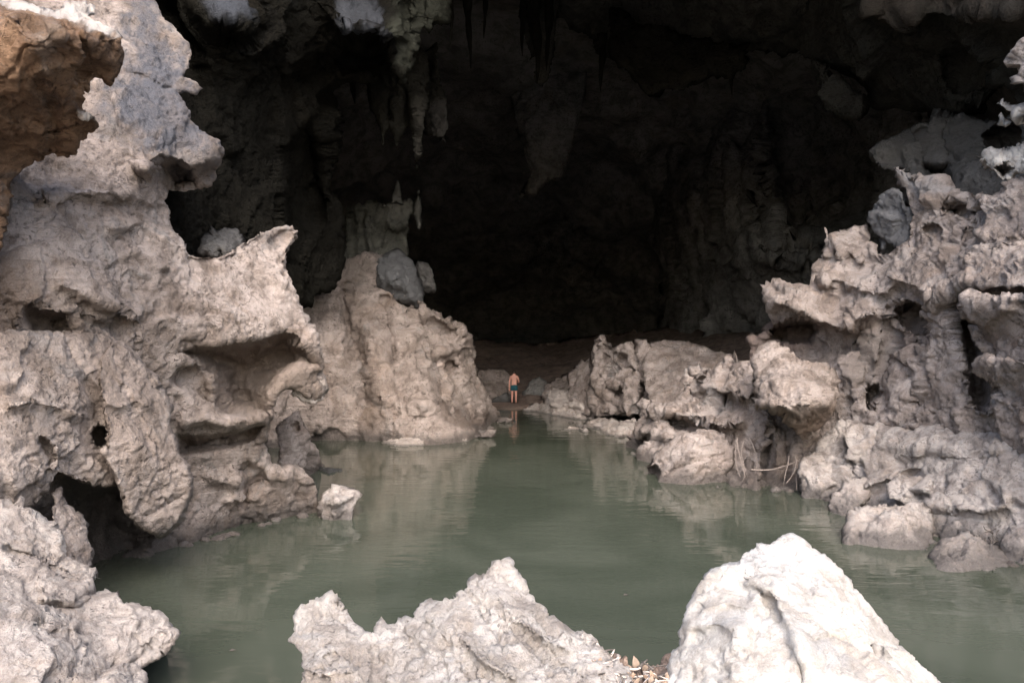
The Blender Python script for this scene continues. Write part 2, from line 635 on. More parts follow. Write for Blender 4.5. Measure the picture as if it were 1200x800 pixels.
# ------------------------------------------------------------------ the tall rock walls on the near bank side
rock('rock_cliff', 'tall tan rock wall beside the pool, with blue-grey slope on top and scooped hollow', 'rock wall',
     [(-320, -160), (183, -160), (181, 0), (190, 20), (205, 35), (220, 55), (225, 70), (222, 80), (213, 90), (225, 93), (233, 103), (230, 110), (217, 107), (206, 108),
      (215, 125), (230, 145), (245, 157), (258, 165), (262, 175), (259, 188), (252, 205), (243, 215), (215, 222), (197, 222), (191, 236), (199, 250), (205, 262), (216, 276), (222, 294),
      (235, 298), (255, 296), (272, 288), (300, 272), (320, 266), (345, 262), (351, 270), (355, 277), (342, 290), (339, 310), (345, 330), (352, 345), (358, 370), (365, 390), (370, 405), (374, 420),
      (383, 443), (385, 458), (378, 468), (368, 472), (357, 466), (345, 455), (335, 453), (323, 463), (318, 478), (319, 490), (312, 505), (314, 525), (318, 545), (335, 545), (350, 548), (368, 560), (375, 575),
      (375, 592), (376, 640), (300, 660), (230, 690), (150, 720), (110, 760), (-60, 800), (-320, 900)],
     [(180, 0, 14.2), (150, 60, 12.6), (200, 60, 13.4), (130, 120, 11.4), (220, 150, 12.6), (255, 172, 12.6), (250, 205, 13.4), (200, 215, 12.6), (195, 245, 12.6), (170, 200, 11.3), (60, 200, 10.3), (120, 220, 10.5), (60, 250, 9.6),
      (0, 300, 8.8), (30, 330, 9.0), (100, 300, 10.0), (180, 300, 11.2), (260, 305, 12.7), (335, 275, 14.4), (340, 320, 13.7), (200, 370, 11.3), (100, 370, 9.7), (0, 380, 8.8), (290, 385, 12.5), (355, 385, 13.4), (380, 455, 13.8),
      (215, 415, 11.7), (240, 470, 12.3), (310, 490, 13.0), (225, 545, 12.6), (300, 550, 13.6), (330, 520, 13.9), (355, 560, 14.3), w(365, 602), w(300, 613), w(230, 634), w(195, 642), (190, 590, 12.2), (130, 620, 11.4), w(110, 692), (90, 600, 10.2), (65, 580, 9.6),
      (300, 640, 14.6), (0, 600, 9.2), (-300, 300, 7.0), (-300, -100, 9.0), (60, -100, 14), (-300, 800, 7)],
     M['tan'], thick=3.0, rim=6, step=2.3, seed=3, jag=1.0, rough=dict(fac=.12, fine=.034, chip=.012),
     feats=[('hole', [(205, 412), (226, 404), (256, 400), (285, 398), (300, 395), (326, 390), (346, 393), (361, 406), (372, 421), (376, 432), (350, 430), (330, 442), (318, 462), (314, 488), (288, 493), (262, 488), (250, 478), (247, 442), (230, 426)], 1.9, 48),
            ('hole', [(206, 508), (240, 508), (270, 505), (300, 494), (313, 497), (300, 515), (270, 528), (240, 532), (208, 534)], .9, 16),
            ('hole', [(228, 425), (247, 430), (250, 476), (225, 470), (200, 450), (205, 430)], .35, 14),
            ('ledge', [(205, 500), (240, 490), (265, 497), (300, 492), (318, 482)], .35, 28, 12),
            ('ledge', [(160, 205), (190, 180), (225, 195), (258, 182)], .45, 40, 22),
            ('crack', [(148, 85), (165, 90), (190, 103), (205, 105)], .35, 3),
            ('hole', [(183, 190), (205, 186), (225, 200), (232, 216), (205, 224), (190, 226), (196, 215)], .7, 14),
            ('hole', [(35, 362), (60, 366), (85, 372), (88, 385), (66, 392), (40, 388), (34, 376)], .7, 10),
            ('crack', [(85, 376), (110, 380), (140, 385), (155, 396)], .45, 5),
            
            ('ledge', [(60, 330), (100, 345), (145, 365), (175, 385)], .25, 40, 12),
            ('ledge', [(120, 270), (160, 262), (200, 285), (250, 300)], .22, 30, 15),
            ('ledge', [(40, 240), (90, 225), (150, 228), (190, 240)], .25, 30, 15),
            ('hole', [(275, 545), (290, 535), (312, 548), (318, 560), (300, 575), (285, 600), (278, 575)], .35, 12),
            ('ledge', [(235, 560), (265, 565), (300, 555), (345, 560)], .22, 22, 10),
            ('hole', [(66, 556), (100, 566), (140, 566), (152, 600), (190, 625), (170, 650), (120, 690), (96, 700), (80, 640)], .9, 30)],
     stains=[([(130, -150), (183, -150), (190, 20), (222, 60), (222, 85), (262, 175), (250, 205), (190, 190), (150, 160), (110, 130), (150, 70)], SKYLIGHT_BLUE + (1.0,), 26),  # blue sky light on the upper slope, painted into its colour
             ([(190, 175), (258, 185), (225, 222), (192, 215)], (.20, .19, .185, .8), 12),
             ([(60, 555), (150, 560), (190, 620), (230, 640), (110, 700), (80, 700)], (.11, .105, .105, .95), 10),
             ([(205, 395), (300, 395), (345, 390), (378, 430), (380, 465), (318, 475), (310, 490), (250, 485), (245, 440)], (.36, .285, .235, .8), 8),
             ([(0, 260), (20, 300), (60, 350), (20, 420), (-60, 420), (-60, 240)], (.22, .155, .115, .8), 22)])  # shade of the overhang painted on as brown

rock('flake', None, None, [(342, 462), (350, 450), (364, 447), (378, 439), (384, 446), (387, 458), (380, 470), (368, 475), (354, 471)],
     [(346, 460, 13.6), (360, 450, 13.7), (383, 447, 13.9), (385, 460, 14.0), (368, 470, 13.8)], M['ledge'], parent=bpy.data.objects['rock_cliff'], thick=.2, rim=3, set_back=.08, step=1.7, seed=5, sc=.4, rough=dict(fac=.12))
rock('rock_slab', 'broad tan rock slab with a small black hole, hanging over a dark hollow', 'rock',
     [(-300, 388), (0, 392), (40, 391), (70, 394), (100, 390), (130, 391), (150, 404), (166, 418), (186, 440), (200, 464), (205, 480), (201, 497), (207, 510), (211, 530), (222, 545), (224, 560), (222, 580), (215, 596), (205, 611), (193, 624), (185, 626),
      (170, 616), (150, 601), (143, 582), (138, 569), (120, 569), (95, 570), (82, 563), (69, 557), (63, 575), (52, 590), (30, 600), (-300, 640)],
     [(130, 398, 10.2), (60, 400, 9.2), (0, 400, 8.5), (190, 462, 10.9), (120, 450, 9.7), (40, 470, 8.5), (0, 560, 7.9), (70, 545, 8.8), (130, 555, 9.7), (150, 590, 10.3), (190, 615, 10.9), (220, 560, 11.1), (170, 530, 10.2), (115, 510, 9.6), (205, 505, 10.9), (-280, 400, 7), (-280, 620, 6.5)],
     M['tan'], thick=1.6, rim=6, step=2.3, seed=8, jag=.9, rough=dict(fine=.03, fac=.10, chip=.012),
     feats=[('hole', [(108, 506), (116, 497), (124, 503), (125, 518), (119, 524), (112, 521)], 1.4, 4),
            ('crack', [(112, 522), (118, 530), (128, 548), (138, 570)], .5, 2.2),
            ('hole', [(46, 514), (52, 512), (64, 524), (66, 540), (60, 545), (50, 530)], .25, 6),
            ('crack', [(72, 398), (80, 415), (95, 440), (115, 470), (118, 500)], .2, 5),
            ('crack', [(165, 605), (190, 592), (212, 580)], .14, 2),
            ('ledge', [(105, 440), (130, 470), (150, 475), (175, 465)], .12, 20, 8),
            ('ledge', [(0, 480), (40, 470), (80, 480), (110, 490)], .14, 30, 12)])

rock('hanging_slab', None, None, [(128, 402), (140, 398), (152, 408), (166, 420), (186, 442), (200, 465), (205, 481), (201, 497), (207, 510), (211, 530), (222, 545), (225, 560), (222, 581), (215, 597), (205, 612), (193, 625), (185, 627), (170, 617), (151, 602), (143, 583), (134, 560), (124, 540), (117, 526), (124, 520), (126, 503), (121, 494), (117, 470), (114, 445), (117, 420)],
     [(135, 402, 10.0), (190, 465, 10.5), (120, 450, 9.5), (200, 500, 10.5), (120, 520, 9.35), (165, 520, 9.75), (222, 555, 10.55), (150, 590, 9.75), (188, 622, 10.5), (200, 590, 10.45)],
     M['tan'], parent=bpy.data.objects['rock_slab'], thick=.5, rim=4, set_back=.22, step=2.1, seed=9, sc=.8, jag=.7, rough=dict(fac=.085, fine=.025, chip=.012, fbm=.018),
     feats=[('crack', [(165, 606), (190, 592), (214, 580)], .1, 2.5), ('ledge', [(118, 470), (140, 478), (160, 470), (180, 478)], .10, 22, 8), ('crack', [(128, 440), (150, 460), (170, 500), (180, 540)], .06, 3)])
rock('rock_ledge', 'low whitish rock ledge cracked along its top, under the broad tan slab at the water', 'rock',
     [(-300, 586), (0, 587), (30, 587), (50, 595), (65, 610), (75, 630), (79, 650), (95, 656), (118, 673), (106, 690), (88, 704), (100, 696), (127, 690), (133, 705), (155, 705), (180, 710), (200, 725), (213, 740), (208, 755), (195, 766), (180, 775), (165, 783), (166, 860), (120, 1000), (-300, 1000)],
     [(0, 592, 7.7), (50, 603, 7.9), (75, 640, 7.9), (110, 672, 7.9), (40, 660, 7.2), (0, 680, 6.7), (95, 690, 7.5), (130, 698, 7.5), (205, 738, 7.1), (160, 725, 7.0), (100, 745, 6.5), (165, 775, 6.9), (150, 800, 6.6), (60, 760, 6.1), (0, 760, 5.9), (100, 850, 5.8), (-280, 600, 6), (-280, 900, 4.8)],
     M['ledge'], thick=2.0, rim=9, step=2.4, seed=12, jag=1.0,
     feats=[('ledge', [(40, 700), (88, 704), (106, 690), (118, 674)], .3, 40, 10),
            ('crack', [(103, 742), (96, 760), (88, 785), (80, 815)], .3, 2.6),
            ('crack', [(192, 740), (180, 755), (160, 772), (150, 782)], .28, 2.4),
            ('hole', [(30, 728), (48, 722), (60, 732), (52, 742), (34, 742)], .16, 8),
            ('crack', [(0, 640), (40, 650), (80, 665)], .15, 4),
            ('ledge', [(10, 720), (60, 735), (100, 735)], .12, 30, 10)])

rock('rock_chip', 'small upright grey rock wedged in the dark hollow under the broad slab', 'rock',
     [(70, 572), (80, 590), (98, 604), (104, 615), (99, 628), (103, 640), (112, 652), (108, 662), (90, 670), (70, 650), (60, 610), (62, 580)],
     [(75, 590, 9.0), (100, 610, 9.2), (90, 650, 8.8), (108, 655, 9.1)], M['tan'], thick=.8, rim=7, step=2, seed=14, sc=.5)

rock('rock_overhang', 'brown overhanging rock with a sky-lit top painted white, jutting out high beside the blue-grey slope', 'rock',
     [(-300, -120), (-120, -60), (-20, -25), (15, -2), (45, 8), (62, 14), (75, 9), (98, 4), (109, 9), (112, 16), (105, 20), (125, 28), (138, 36), (143, 42), (147, 60), (143, 80), (137, 95), (130, 104), (118, 98), (110, 93), (107, 111), (100, 108), (97, 128), (104, 132), (113, 139), (114, 148), (92, 163), (85, 178), (60, 188), (30, 201), (14, 225), (0, 300), (-80, 380), (-300, 420)],
     [(15, 2, 8.6), (60, 16, 8.3), (105, 12, 8.9), (20, 24, 7.3), (60, 30, 7.3), (95, 36, 7.6), (137, 45, 8.0), (60, 100, 7.6), (105, 85, 8.0), (140, 85, 8.3), (50, 150, 8.1), (90, 145, 8.4), (0, 180, 8.2), (60, 180, 8.7), (-60, 100, 7.0), (-60, -20, 7.6), (0, 280, 8.4), (-280, 0, 5.8), (-280, 380, 6)],
     M['brown'], thick=1.2, rim=8, step=2.3, seed=21, sc=.75, rough=dict(fac=.13, big=.03, fine=.045, chip=.012),
     feats=[('ledge', [(-40, -5), (10, 16), (60, 23), (90, 26), (108, 35), (140, 44)], .3, 26, 60),
            ('crack', [(88, 30), (98, 60), (100, 95)], .3, 6), ('crack', [(40, 95), (62, 120), (66, 160)], .25, 8),
            ('ledge', [(90, 140), (104, 137), (114, 142)], .3, 12, 8)],
     stains=[([(-60, -60), (15, -8), (60, 8), (105, -2), (150, 38), (140, 46), (105, 33), (85, 23), (50, 20), (20, 15), (-60, -20)], (.70, .66, .62, .95), 6),  # light from above on the upper face, painted white
             ([(40, 35), (62, 30), (72, 60), (66, 95), (52, 90), (42, 60)], (.46, .38, .32, .8), 10),
             ([(90, 128), (106, 132), (114, 140), (104, 141), (92, 137)], (.68, .64, .60, .9), 3)])

rock('boulder', 'small dark grey boulder resting on the flat top of the tan wall', 'boulder',
     [(232, 296), (236, 280), (245, 275), (250, 270), (262, 267), (276, 268), (283, 274), (288, 282), (284, 292), (262, 302)],
     [(240, 285, 14.2), (262, 272, 14.5), (283, 285, 14.6), (260, 297, 13.8)], M['grey'], thick=.7, rim=14, step=1.8, seed=25, sc=.7, set_back=.5)

rock('leaning_slab', 'grey slab leaning against the wall below the scooped hollow', 'rock',
     [(322, 502), (330, 490), (345, 479), (353, 480), (361, 506), (369, 530), (378, 547), (384, 565), (352, 575), (330, 560), (326, 520)],
     [(328, 500, 17.5), (346, 482, 18), (360, 510, 18.2), (355, 545, 18.3), (376, 546, 20.3), (335, 540, 17.8)], M['pink'], thick=.8, rim=6, step=1.9, seed=27, sc=.8,
     feats=[('hole', [(341, 498), (349, 495), (352, 505), (346, 508)], .3, 4)])
rock('boulder', 'pale angular boulder half in the water at the foot of the tan wall', 'boulder',
     [(374, 586), (379, 571), (388, 566), (405, 568), (420, 573), (424, 580), (419, 589), (416, 602), (417, 622), (376, 626), (372, 604)],
     [(380, 580, 14.6), (405, 570, 14.9), (420, 578, 14.7), w(400, 607, .15), w(378, 608, .1), (395, 585, 14.2)], M['ledge'], thick=.8, rim=6, step=1.8, seed=29, sc=.55, rough=dict(fac=.26),
     feats=[('ledge', [(376, 592), (395, 588), (420, 580)], .18, 12, 6)])
rock('flat_stone', 'flat dark stone barely above the water beyond the pale angular boulder', 'stone',
     [(362, 551), (372, 546), (392, 549), (403, 553), (402, 566), (365, 566)], [(372, 549, 20.0), (395, 551, 19.8), w(385, 556)], M['grey'], thick=.5, rim=4, step=1.6, seed=30, sc=.5)

# ------------------------------------------------------------------ the flowstone mound across the pool
mound = rock('rock_mound', 'big sloping tan rock mound with dark brown stains running into the pool', 'rock mound',
     [(300, 330), (350, 352), (374, 346), (392, 335), (398, 312), (404, 300), (425, 296), (445, 297), (470, 300), (484, 320), (494, 350), (500, 356), (515, 362), (526, 371), (545, 379), (552, 390), (553, 400), (556, 411), (560, 422), (562, 440), (568, 456), (576, 470), (586, 480), (593, 490), (590, 510), (560, 540), (300, 545), (290, 450)],
     [(440, 302, 29), (400, 325, 28.2), (355, 360, 27), (480, 340, 28.6), (540, 382, 30.2), (450, 400, 27.2), (400, 400, 26.6), (555, 432, 30.4), (360, 470, 24.8), (450, 470, 25.8), (520, 440, 27.8), (520, 475, 26.6), (575, 475, 31.5), w(370, 517), w(420, 516), w(455, 519), w(500, 522), w(545, 516), w(566, 503), w(591, 491), (320, 420, 25)],
     M['mound'], thick=4, rim=9, step=2.0, seed=33, sc=1.5, jag=1.0, rough=dict(fac=.22, pit=.04),
     feats=[('crack', [(402, 330), (405, 362), (414, 400), (424, 440), (432, 480)], 1.0, 9), ('crack', [(448, 345), (455, 380), (462, 430)], .5, 6), ('crack', [(500, 410), (512, 440), (515, 480)], .6, 6),
            ('hole', [(462, 345), (478, 350), (494, 356), (492, 368), (480, 362), (466, 354)], 1.0, 6), ('hole', [(518, 426), (530, 420), (540, 430), (530, 436), (520, 440)], .8, 5),
            ('ledge', [(480, 365), (510, 370), (535, 385), (552, 392)], .7, 16, 9), ('ledge', [(495, 420), (520, 412), (555, 405)], .7, 22, 9), ('ridge', [(430, 380), (440, 430), (448, 480)], .5, 22), ('ridge', [(480, 385), (490, 440), (495, 490)], .6, 20),
            ('ridge', [(540, 440), (555, 470), (575, 490)], .6, 14), ('crack', [(522, 470), (530, 490)], .6, 5), ('crack', [(545, 472), (552, 494)], .6, 4), ('crack', [(560, 472), (568, 490)], .5, 4)],
     stains=[([(400, 330), (410, 330), (440, 470), (452, 500), (455, 520), (424, 520), (420, 480)], (.21, .155, .115, .75), 14),
             ([(424, 490), (445, 495), (452, 522), (420, 522)], (.10, .08, .07, .9), 9),
             ([(508, 474), (520, 472), (527, 495), (532, 478), (540, 476), (546, 494), (552, 478), (562, 488), (572, 478), (577, 494), (560, 505), (540, 508), (515, 498)], (.12, .088, .07, .85), 4),
             ([(366, 500), (395, 503), (396, 520), (362, 522)], (.13, .115, .105, .9), 6),
             ([(440, 292), (476, 294), (494, 350), (470, 345), (445, 320)], (.36, .36, .37, .8), 10),
             ([(385, 300), (440, 296), (440, 340), (400, 345)], (.19, .17, .15, .7), 14)])
rock('rounded_rock', 'rounded grey-blue rock knob on the summit of the tan mound', 'rock',
     [(440, 318), (443, 303), (455, 296), (470, 295), (480, 303), (488, 322), (494, 345), (496, 360), (484, 362), (470, 352), (455, 346), (442, 335)],
     [(460, 302, 28.6), (475, 305, 28.8), (465, 325, 27.7), (488, 340, 28.3), (480, 355, 28.6), (448, 330, 28)], M['grey'], thick=1.6, rim=20, step=1.7, seed=35, sc=1.2, set_back=1.2, rough=dict(fac=.17, fine=.06),
     stains=[([(440, 296), (485, 293), (500, 360), (440, 350)], (.17, .178, .19, .9), 6)])
rock('rounded_rock', 'dark rounded knob behind the grey-blue knob, at the edge of the black', 'rock',
     [(485, 312), (490, 307), (500, 307), (507, 315), (512, 335), (510, 343), (500, 345), (492, 350), (487, 330)],
     [(495, 312, 30), (505, 325, 29.8), (500, 340, 30), (488, 330, 29.8)], M['grey'], thick=1.2, rim=12, step=1.7, seed=36, sc=1.0, set_back=.9, rough=dict(fac=.17, fine=.06))
rock('rock_apron', 'low pale rock apron at the waterline in front of the tan mound', 'rock',
     [(446, 522), (452, 513), (470, 503), (500, 497), (525, 501), (540, 508), (549, 513), (546, 520), (546, 535), (450, 538)],
     [w(452, 518, .1), w(500, 522, .2), w(545, 517, .1), (470, 505, 25.6), (500, 499, 26), (535, 507, 26.2), (500, 512, 24.9)], M['shelf'], thick=1.5, rim=5, step=1.7, seed=37, sc=.9,
     feats=[('crack', [(450, 517), (465, 512), (480, 511), (500, 516)], .3, 2), ('crack', [(500, 500), (518, 506), (535, 515)], .2, 2)])
for pts, D0, lab in (([(548, 510), (560, 506), (572, 502), (582, 504), (578, 513), (550, 516)], 27.5, 'low rubble stone at the mound tip, between the apron and the bather'),
                     ([(580, 490), (592, 488), (600, 491), (598, 496), (582, 498)], 33.0, 'outermost flat stone off the tip of the tan mound')):
    cx = sum(p[0] for p in pts) / len(pts)
    py = max(p[1] for p in pts)
    rock('flat_stone', lab, 'stone', pts, [(cx - 5, py - 9, water_dist(py - 3)), (cx + 5, py - 9, water_dist(py - 3)), (cx, py - 3, water_dist(py - 3) - .2)], M['pink'], thick=.6, rim=4, step=1.5, seed=int(cx), sc=.6)

# the column of flowstone standing on the mound, with two stalagmites
rock('flowstone_column', 'squat grey-green flowstone column standing behind the mound summit', 'flowstone',
     [(400, 330), (400, 290), (404, 262), (408, 245), (416, 236), (425, 240), (434, 234), (450, 237), (460, 234), (475, 231), (486, 235), (485, 249), (479, 254), (479, 300), (470, 315), (440, 320)],
     [(405, 270, 30), (430, 250, 30.2), (462, 240, 30.6), (482, 245, 31), (470, 280, 30.6), (440, 290, 29.4), (410, 310, 29)], M['column'], thick=2, rim=8, step=1.7, seed=41, sc=1.3, rough=dict(stretch=(1.6, 1.6, .45)),
     feats=[('crack', [(448, 240), (446, 265), (440, 295)], .8, 4), ('crack', [(426, 245), (424, 270), (428, 300)], .7, 4), ('ledge', [(452, 262), (465, 266), (480, 260)], .5, 12, 8), ('crack', [(408, 250), (415, 280), (412, 310)], .6, 5)],
     stains=[([(444, 228), (490, 228), (484, 255), (478, 262), (450, 262)], (.22, .22, .20, .9), 6)])
rock('stalagmite', 'pointed pale stalagmite on the middle of the flowstone column', 'stalagmite', [(456, 240), (459, 228), (463, 217), (466, 210), (469, 219), (471, 228), (473, 240)],
     [(464, 215, 30.6), (460, 232, 30.4), (470, 232, 30.6)], M['column'], thick=.5, rim=7, step=1.3, seed=43, sc=.4, set_back=.25, jag=.4, stains=[([(440, 200), (490, 200), (490, 250), (440, 250)], (.22, .22, .21, .9), 3)])
rock('stalagmite', 'taller thin stalagmite at the outer edge of the flowstone column', 'stalagmite', [(483, 250), (486, 234), (488, 225), (491, 222), (493, 235), (494, 252), (494, 268), (490, 271), (487, 260)],
     [(489, 228, 30.8), (487, 245, 30.8), (492, 262, 30.8)], M['column'], thick=.5, rim=5, step=1.3, seed=44, sc=.4, set_back=.25, jag=.4, stains=[([(440, 200), (500, 200), (500, 280), (440, 280)], (.20, .20, .19, .9), 3)])

# ------------------------------------------------------------------ the hanging ceiling masses
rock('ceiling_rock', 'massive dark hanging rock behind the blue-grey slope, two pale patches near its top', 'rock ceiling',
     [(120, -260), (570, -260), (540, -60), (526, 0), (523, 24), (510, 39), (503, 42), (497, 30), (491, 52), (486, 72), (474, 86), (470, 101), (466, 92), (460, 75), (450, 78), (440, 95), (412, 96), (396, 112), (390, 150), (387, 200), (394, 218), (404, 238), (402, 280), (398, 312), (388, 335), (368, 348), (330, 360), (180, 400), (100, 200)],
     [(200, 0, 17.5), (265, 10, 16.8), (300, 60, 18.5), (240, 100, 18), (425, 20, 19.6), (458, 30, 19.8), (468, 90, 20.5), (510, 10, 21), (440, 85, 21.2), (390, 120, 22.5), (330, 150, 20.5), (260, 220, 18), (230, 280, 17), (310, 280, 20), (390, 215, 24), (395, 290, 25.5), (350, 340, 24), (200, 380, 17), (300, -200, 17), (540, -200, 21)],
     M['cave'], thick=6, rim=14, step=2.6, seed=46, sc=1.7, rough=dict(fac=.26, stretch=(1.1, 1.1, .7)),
     feats=[('ledge', [(385, 40), (400, 32), (425, 34), (440, 33), (452, 45), (462, 62)], 1.3, 42, 16), ('ledge', [(240, 28), (255, 20), (275, 25), (288, 40)], 1.0, 30, 14), ('hole', [(320, 170), (360, 130), (382, 160), (384, 260), (350, 320), (330, 260)], 1.5, 25),
            ('hole', [(395, 45), (440, 40), (460, 70), (440, 90), (400, 90), (380, 70)], 1.2, 18), ('crack', [(480, 0), (482, 40), (476, 80)], .5, 5), ('crack', [(494, -10), (494, 30)], .6, 4)],
     stains=[([(390, 20), (400, -30), (440, -30), (458, 15), (464, 58), (456, 55), (444, 36), (425, 33), (398, 35)], (.13, .14, .165, .95), 6),  # pale calcite, with sky light put into its bluish tone
             ([(246, 10), (256, -20), (275, -10), (287, 26), (270, 24), (252, 22)], (.11, .12, .145, .9), 5),  # sky-lit ledge top, the light put into its colour
             ([(464, 0), (500, -20), (525, -20), (524, 24), (505, 42), (490, 55), (472, 100), (464, 60)], (.10, .105, .085, .85), 8),
             ([(330, -20), (350, -20), (352, 15), (338, 20)], (.12, .12, .115, .7), 8)])


def stalactite(label, px, top, tip, wid, D, mat, cat='stalactite', sd=1, lean=0, ribs=2.2):
    """tapered hanging stone, ringed and fluted, from above its ceiling down to the tip"""
    rnd = random.Random(sd)
    n, sides = 16, 14
    V, F = [], []
    x0, _, ztop = point(px, top, D)
    x1, _, ztip = point(px + lean, tip, D)
    R = wid / FL * D / 2
    fl = [rnd.uniform(.75, 1.2) for _ in range(sides)]
    for i in range(n):
        t = i / (n - 1)
        z = ztop + (ztip - ztop) * t
        r = R * ((1 - t) ** .8 * .95 + .05) * (1 + .16 * math.sin(t * 17 + sd) + rnd.uniform(-.08, .08))
        ox, oy = R * .25 * math.sin(t * 5 + sd), R * .25 * math.cos(t * 4.3 + sd)
        for k in range(sides):
            a = 2 * math.pi * k / sides
            rr = r * (1 + (fl[k] - 1) * (1 - t))
            V.append((x0 + (x1 - x0) * t + ox + rr * math.cos(a), D + oy + rr * math.sin(a), z))
    for i in range(n - 1):
        for k in range(sides):
            F.append((i * sides + k, (i + 1) * sides + k, (i + 1) * sides + (k + 1) % sides, i * sides + (k + 1) % sides))
    F.append(tuple(range(sides)))
    F.append(tuple((n - 1) * sides + k for k in range(sides))[::-1])
    o = mesh_obj('stalactite', V, F, mat)
    tag(o, label, cat, 'stalactites hanging from the cave ceiling')
    return o


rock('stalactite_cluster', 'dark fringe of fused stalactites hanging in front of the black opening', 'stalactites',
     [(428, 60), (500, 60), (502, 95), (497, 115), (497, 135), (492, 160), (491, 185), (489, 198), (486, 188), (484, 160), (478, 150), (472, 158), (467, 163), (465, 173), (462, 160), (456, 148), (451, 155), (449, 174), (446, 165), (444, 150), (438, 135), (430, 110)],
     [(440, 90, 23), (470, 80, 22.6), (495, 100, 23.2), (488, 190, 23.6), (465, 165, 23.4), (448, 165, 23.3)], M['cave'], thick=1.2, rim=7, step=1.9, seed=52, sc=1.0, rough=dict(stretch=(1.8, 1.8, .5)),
     feats=[('ridge', [(488, 110), (490, 190)], .5, 10), ('crack', [(457, 100), (456, 145)], .4, 5), ('crack', [(476, 100), (478, 148)], .4, 4)],
     stains=[([(428, 50), (505, 50), (498, 200), (430, 180)], (.05, .048, .04, .6), 6), ([(484, 120), (497, 120), (491, 200), (485, 190)], (.09, .085, .075, .8), 4)])
rock('hanging_rock', 'rounded hanging rock next to the fringe of stalactites', 'rock',
     [(500, 60), (512, 50), (518, 95), (524, 115), (526, 135), (527, 155), (520, 166), (508, 160), (497, 160), (492, 140), (498, 110)],
     [(510, 80, 25), (520, 120, 25), (515, 155, 24.6), (500, 145, 25.2)], M['cave'], thick=1.2, rim=10, step=1.9, seed=53, sc=1.1, stains=[([(505, 120), (530, 120), (530, 170), (505, 166)], (.07, .066, .062, .8), 6)])
for lab, px, top, tip, wd, D, sd in (('thin solitary dark stalactite over the blackest part of the cave', 550, -30, 80, 13, 27, 3), ('longest of the dark stalactites in the row below the roof bulge', 628, -30, 98, 20, 30, 4),
                                     ('slim dark stalactite close beside the longest one of the row', 642, -30, 84, 14, 30.6, 6), ('short thin dark stalactite on the other flank of the longest one', 613, -30, 66, 12, 30.3, 7),
                                     ('short stubby stalactite over the side hollow behind the pale hanging tip', 415, 60, 122, 15, 24.5, 8), ('small stalactite between the solitary one and the pale hanging tip', 528, -20, 52, 10, 24, 11),
                                     ('tiny stalactite beside the solitary thin one', 568, -30, 46, 9, 28, 12), ('small dark stalactite beneath the middle of the roof bulge', 705, 40, 108, 12, 31, 13), ('small dark stalactite beneath the far end of the roof bulge', 858, 50, 112, 11, 29, 14)):
    stalactite(lab, px, top, tip, wd, D, M['cave'], sd=sd)
rock('hanging_curtain', 'ragged two-pointed flowstone drapery under the roof above the bather', 'flowstone',
     [(612, -60), (664, -60), (655, 20), (650, 50), (646, 72), (644, 92), (636, 100), (628, 96), (626, 70), (620, 74), (615, 50), (610, 20)],
     [(620, 0, 31), (655, 10, 31), (640, 90, 31), (630, 50, 30.4)], M['roof'], thick=1.0, rim=8, step=1.9, seed=151, sc=1.1, rough=dict(stretch=(1.8, 1.8, .5)))
rock('hanging_rock', 'knobbly bulge of roof rock with a drooping lip, far over the black arch', 'rock',
     [(705, 20), (730, 10), (760, 30), (800, 40), (850, 55), (880, 50), (870, 82), (850, 92), (835, 84), (818, 98), (800, 112), (780, 108), (762, 120), (748, 104), (738, 86), (722, 78), (708, 60)],
     [(720, 40, 29.5), (760, 90, 28.6), (800, 100, 28.4), (850, 80, 27.6), (800, 50, 29)], M['cave'], thick=2, rim=14, step=2.2, seed=152, sc=1.5, rough=dict(fac=.26, fine=.09))
rock('hanging_curtain', 'faint hanging curtain of flowstone low in the darkness', 'flowstone',
     [(590, 90), (690, 80), (684, 140), (668, 176), (660, 190), (655, 206), (640, 214), (630, 228), (608, 232), (620, 205), (612, 175), (604, 140)],
     [(600, 110, 46), (680, 100, 45), (660, 180, 45), (615, 225, 46), (635, 160, 44.5)], M['deep'], thick=1.5, rim=16, step=2.2, seed=54, sc=1.8, rough=dict(stretch=(1.7, 1.7, .5)))

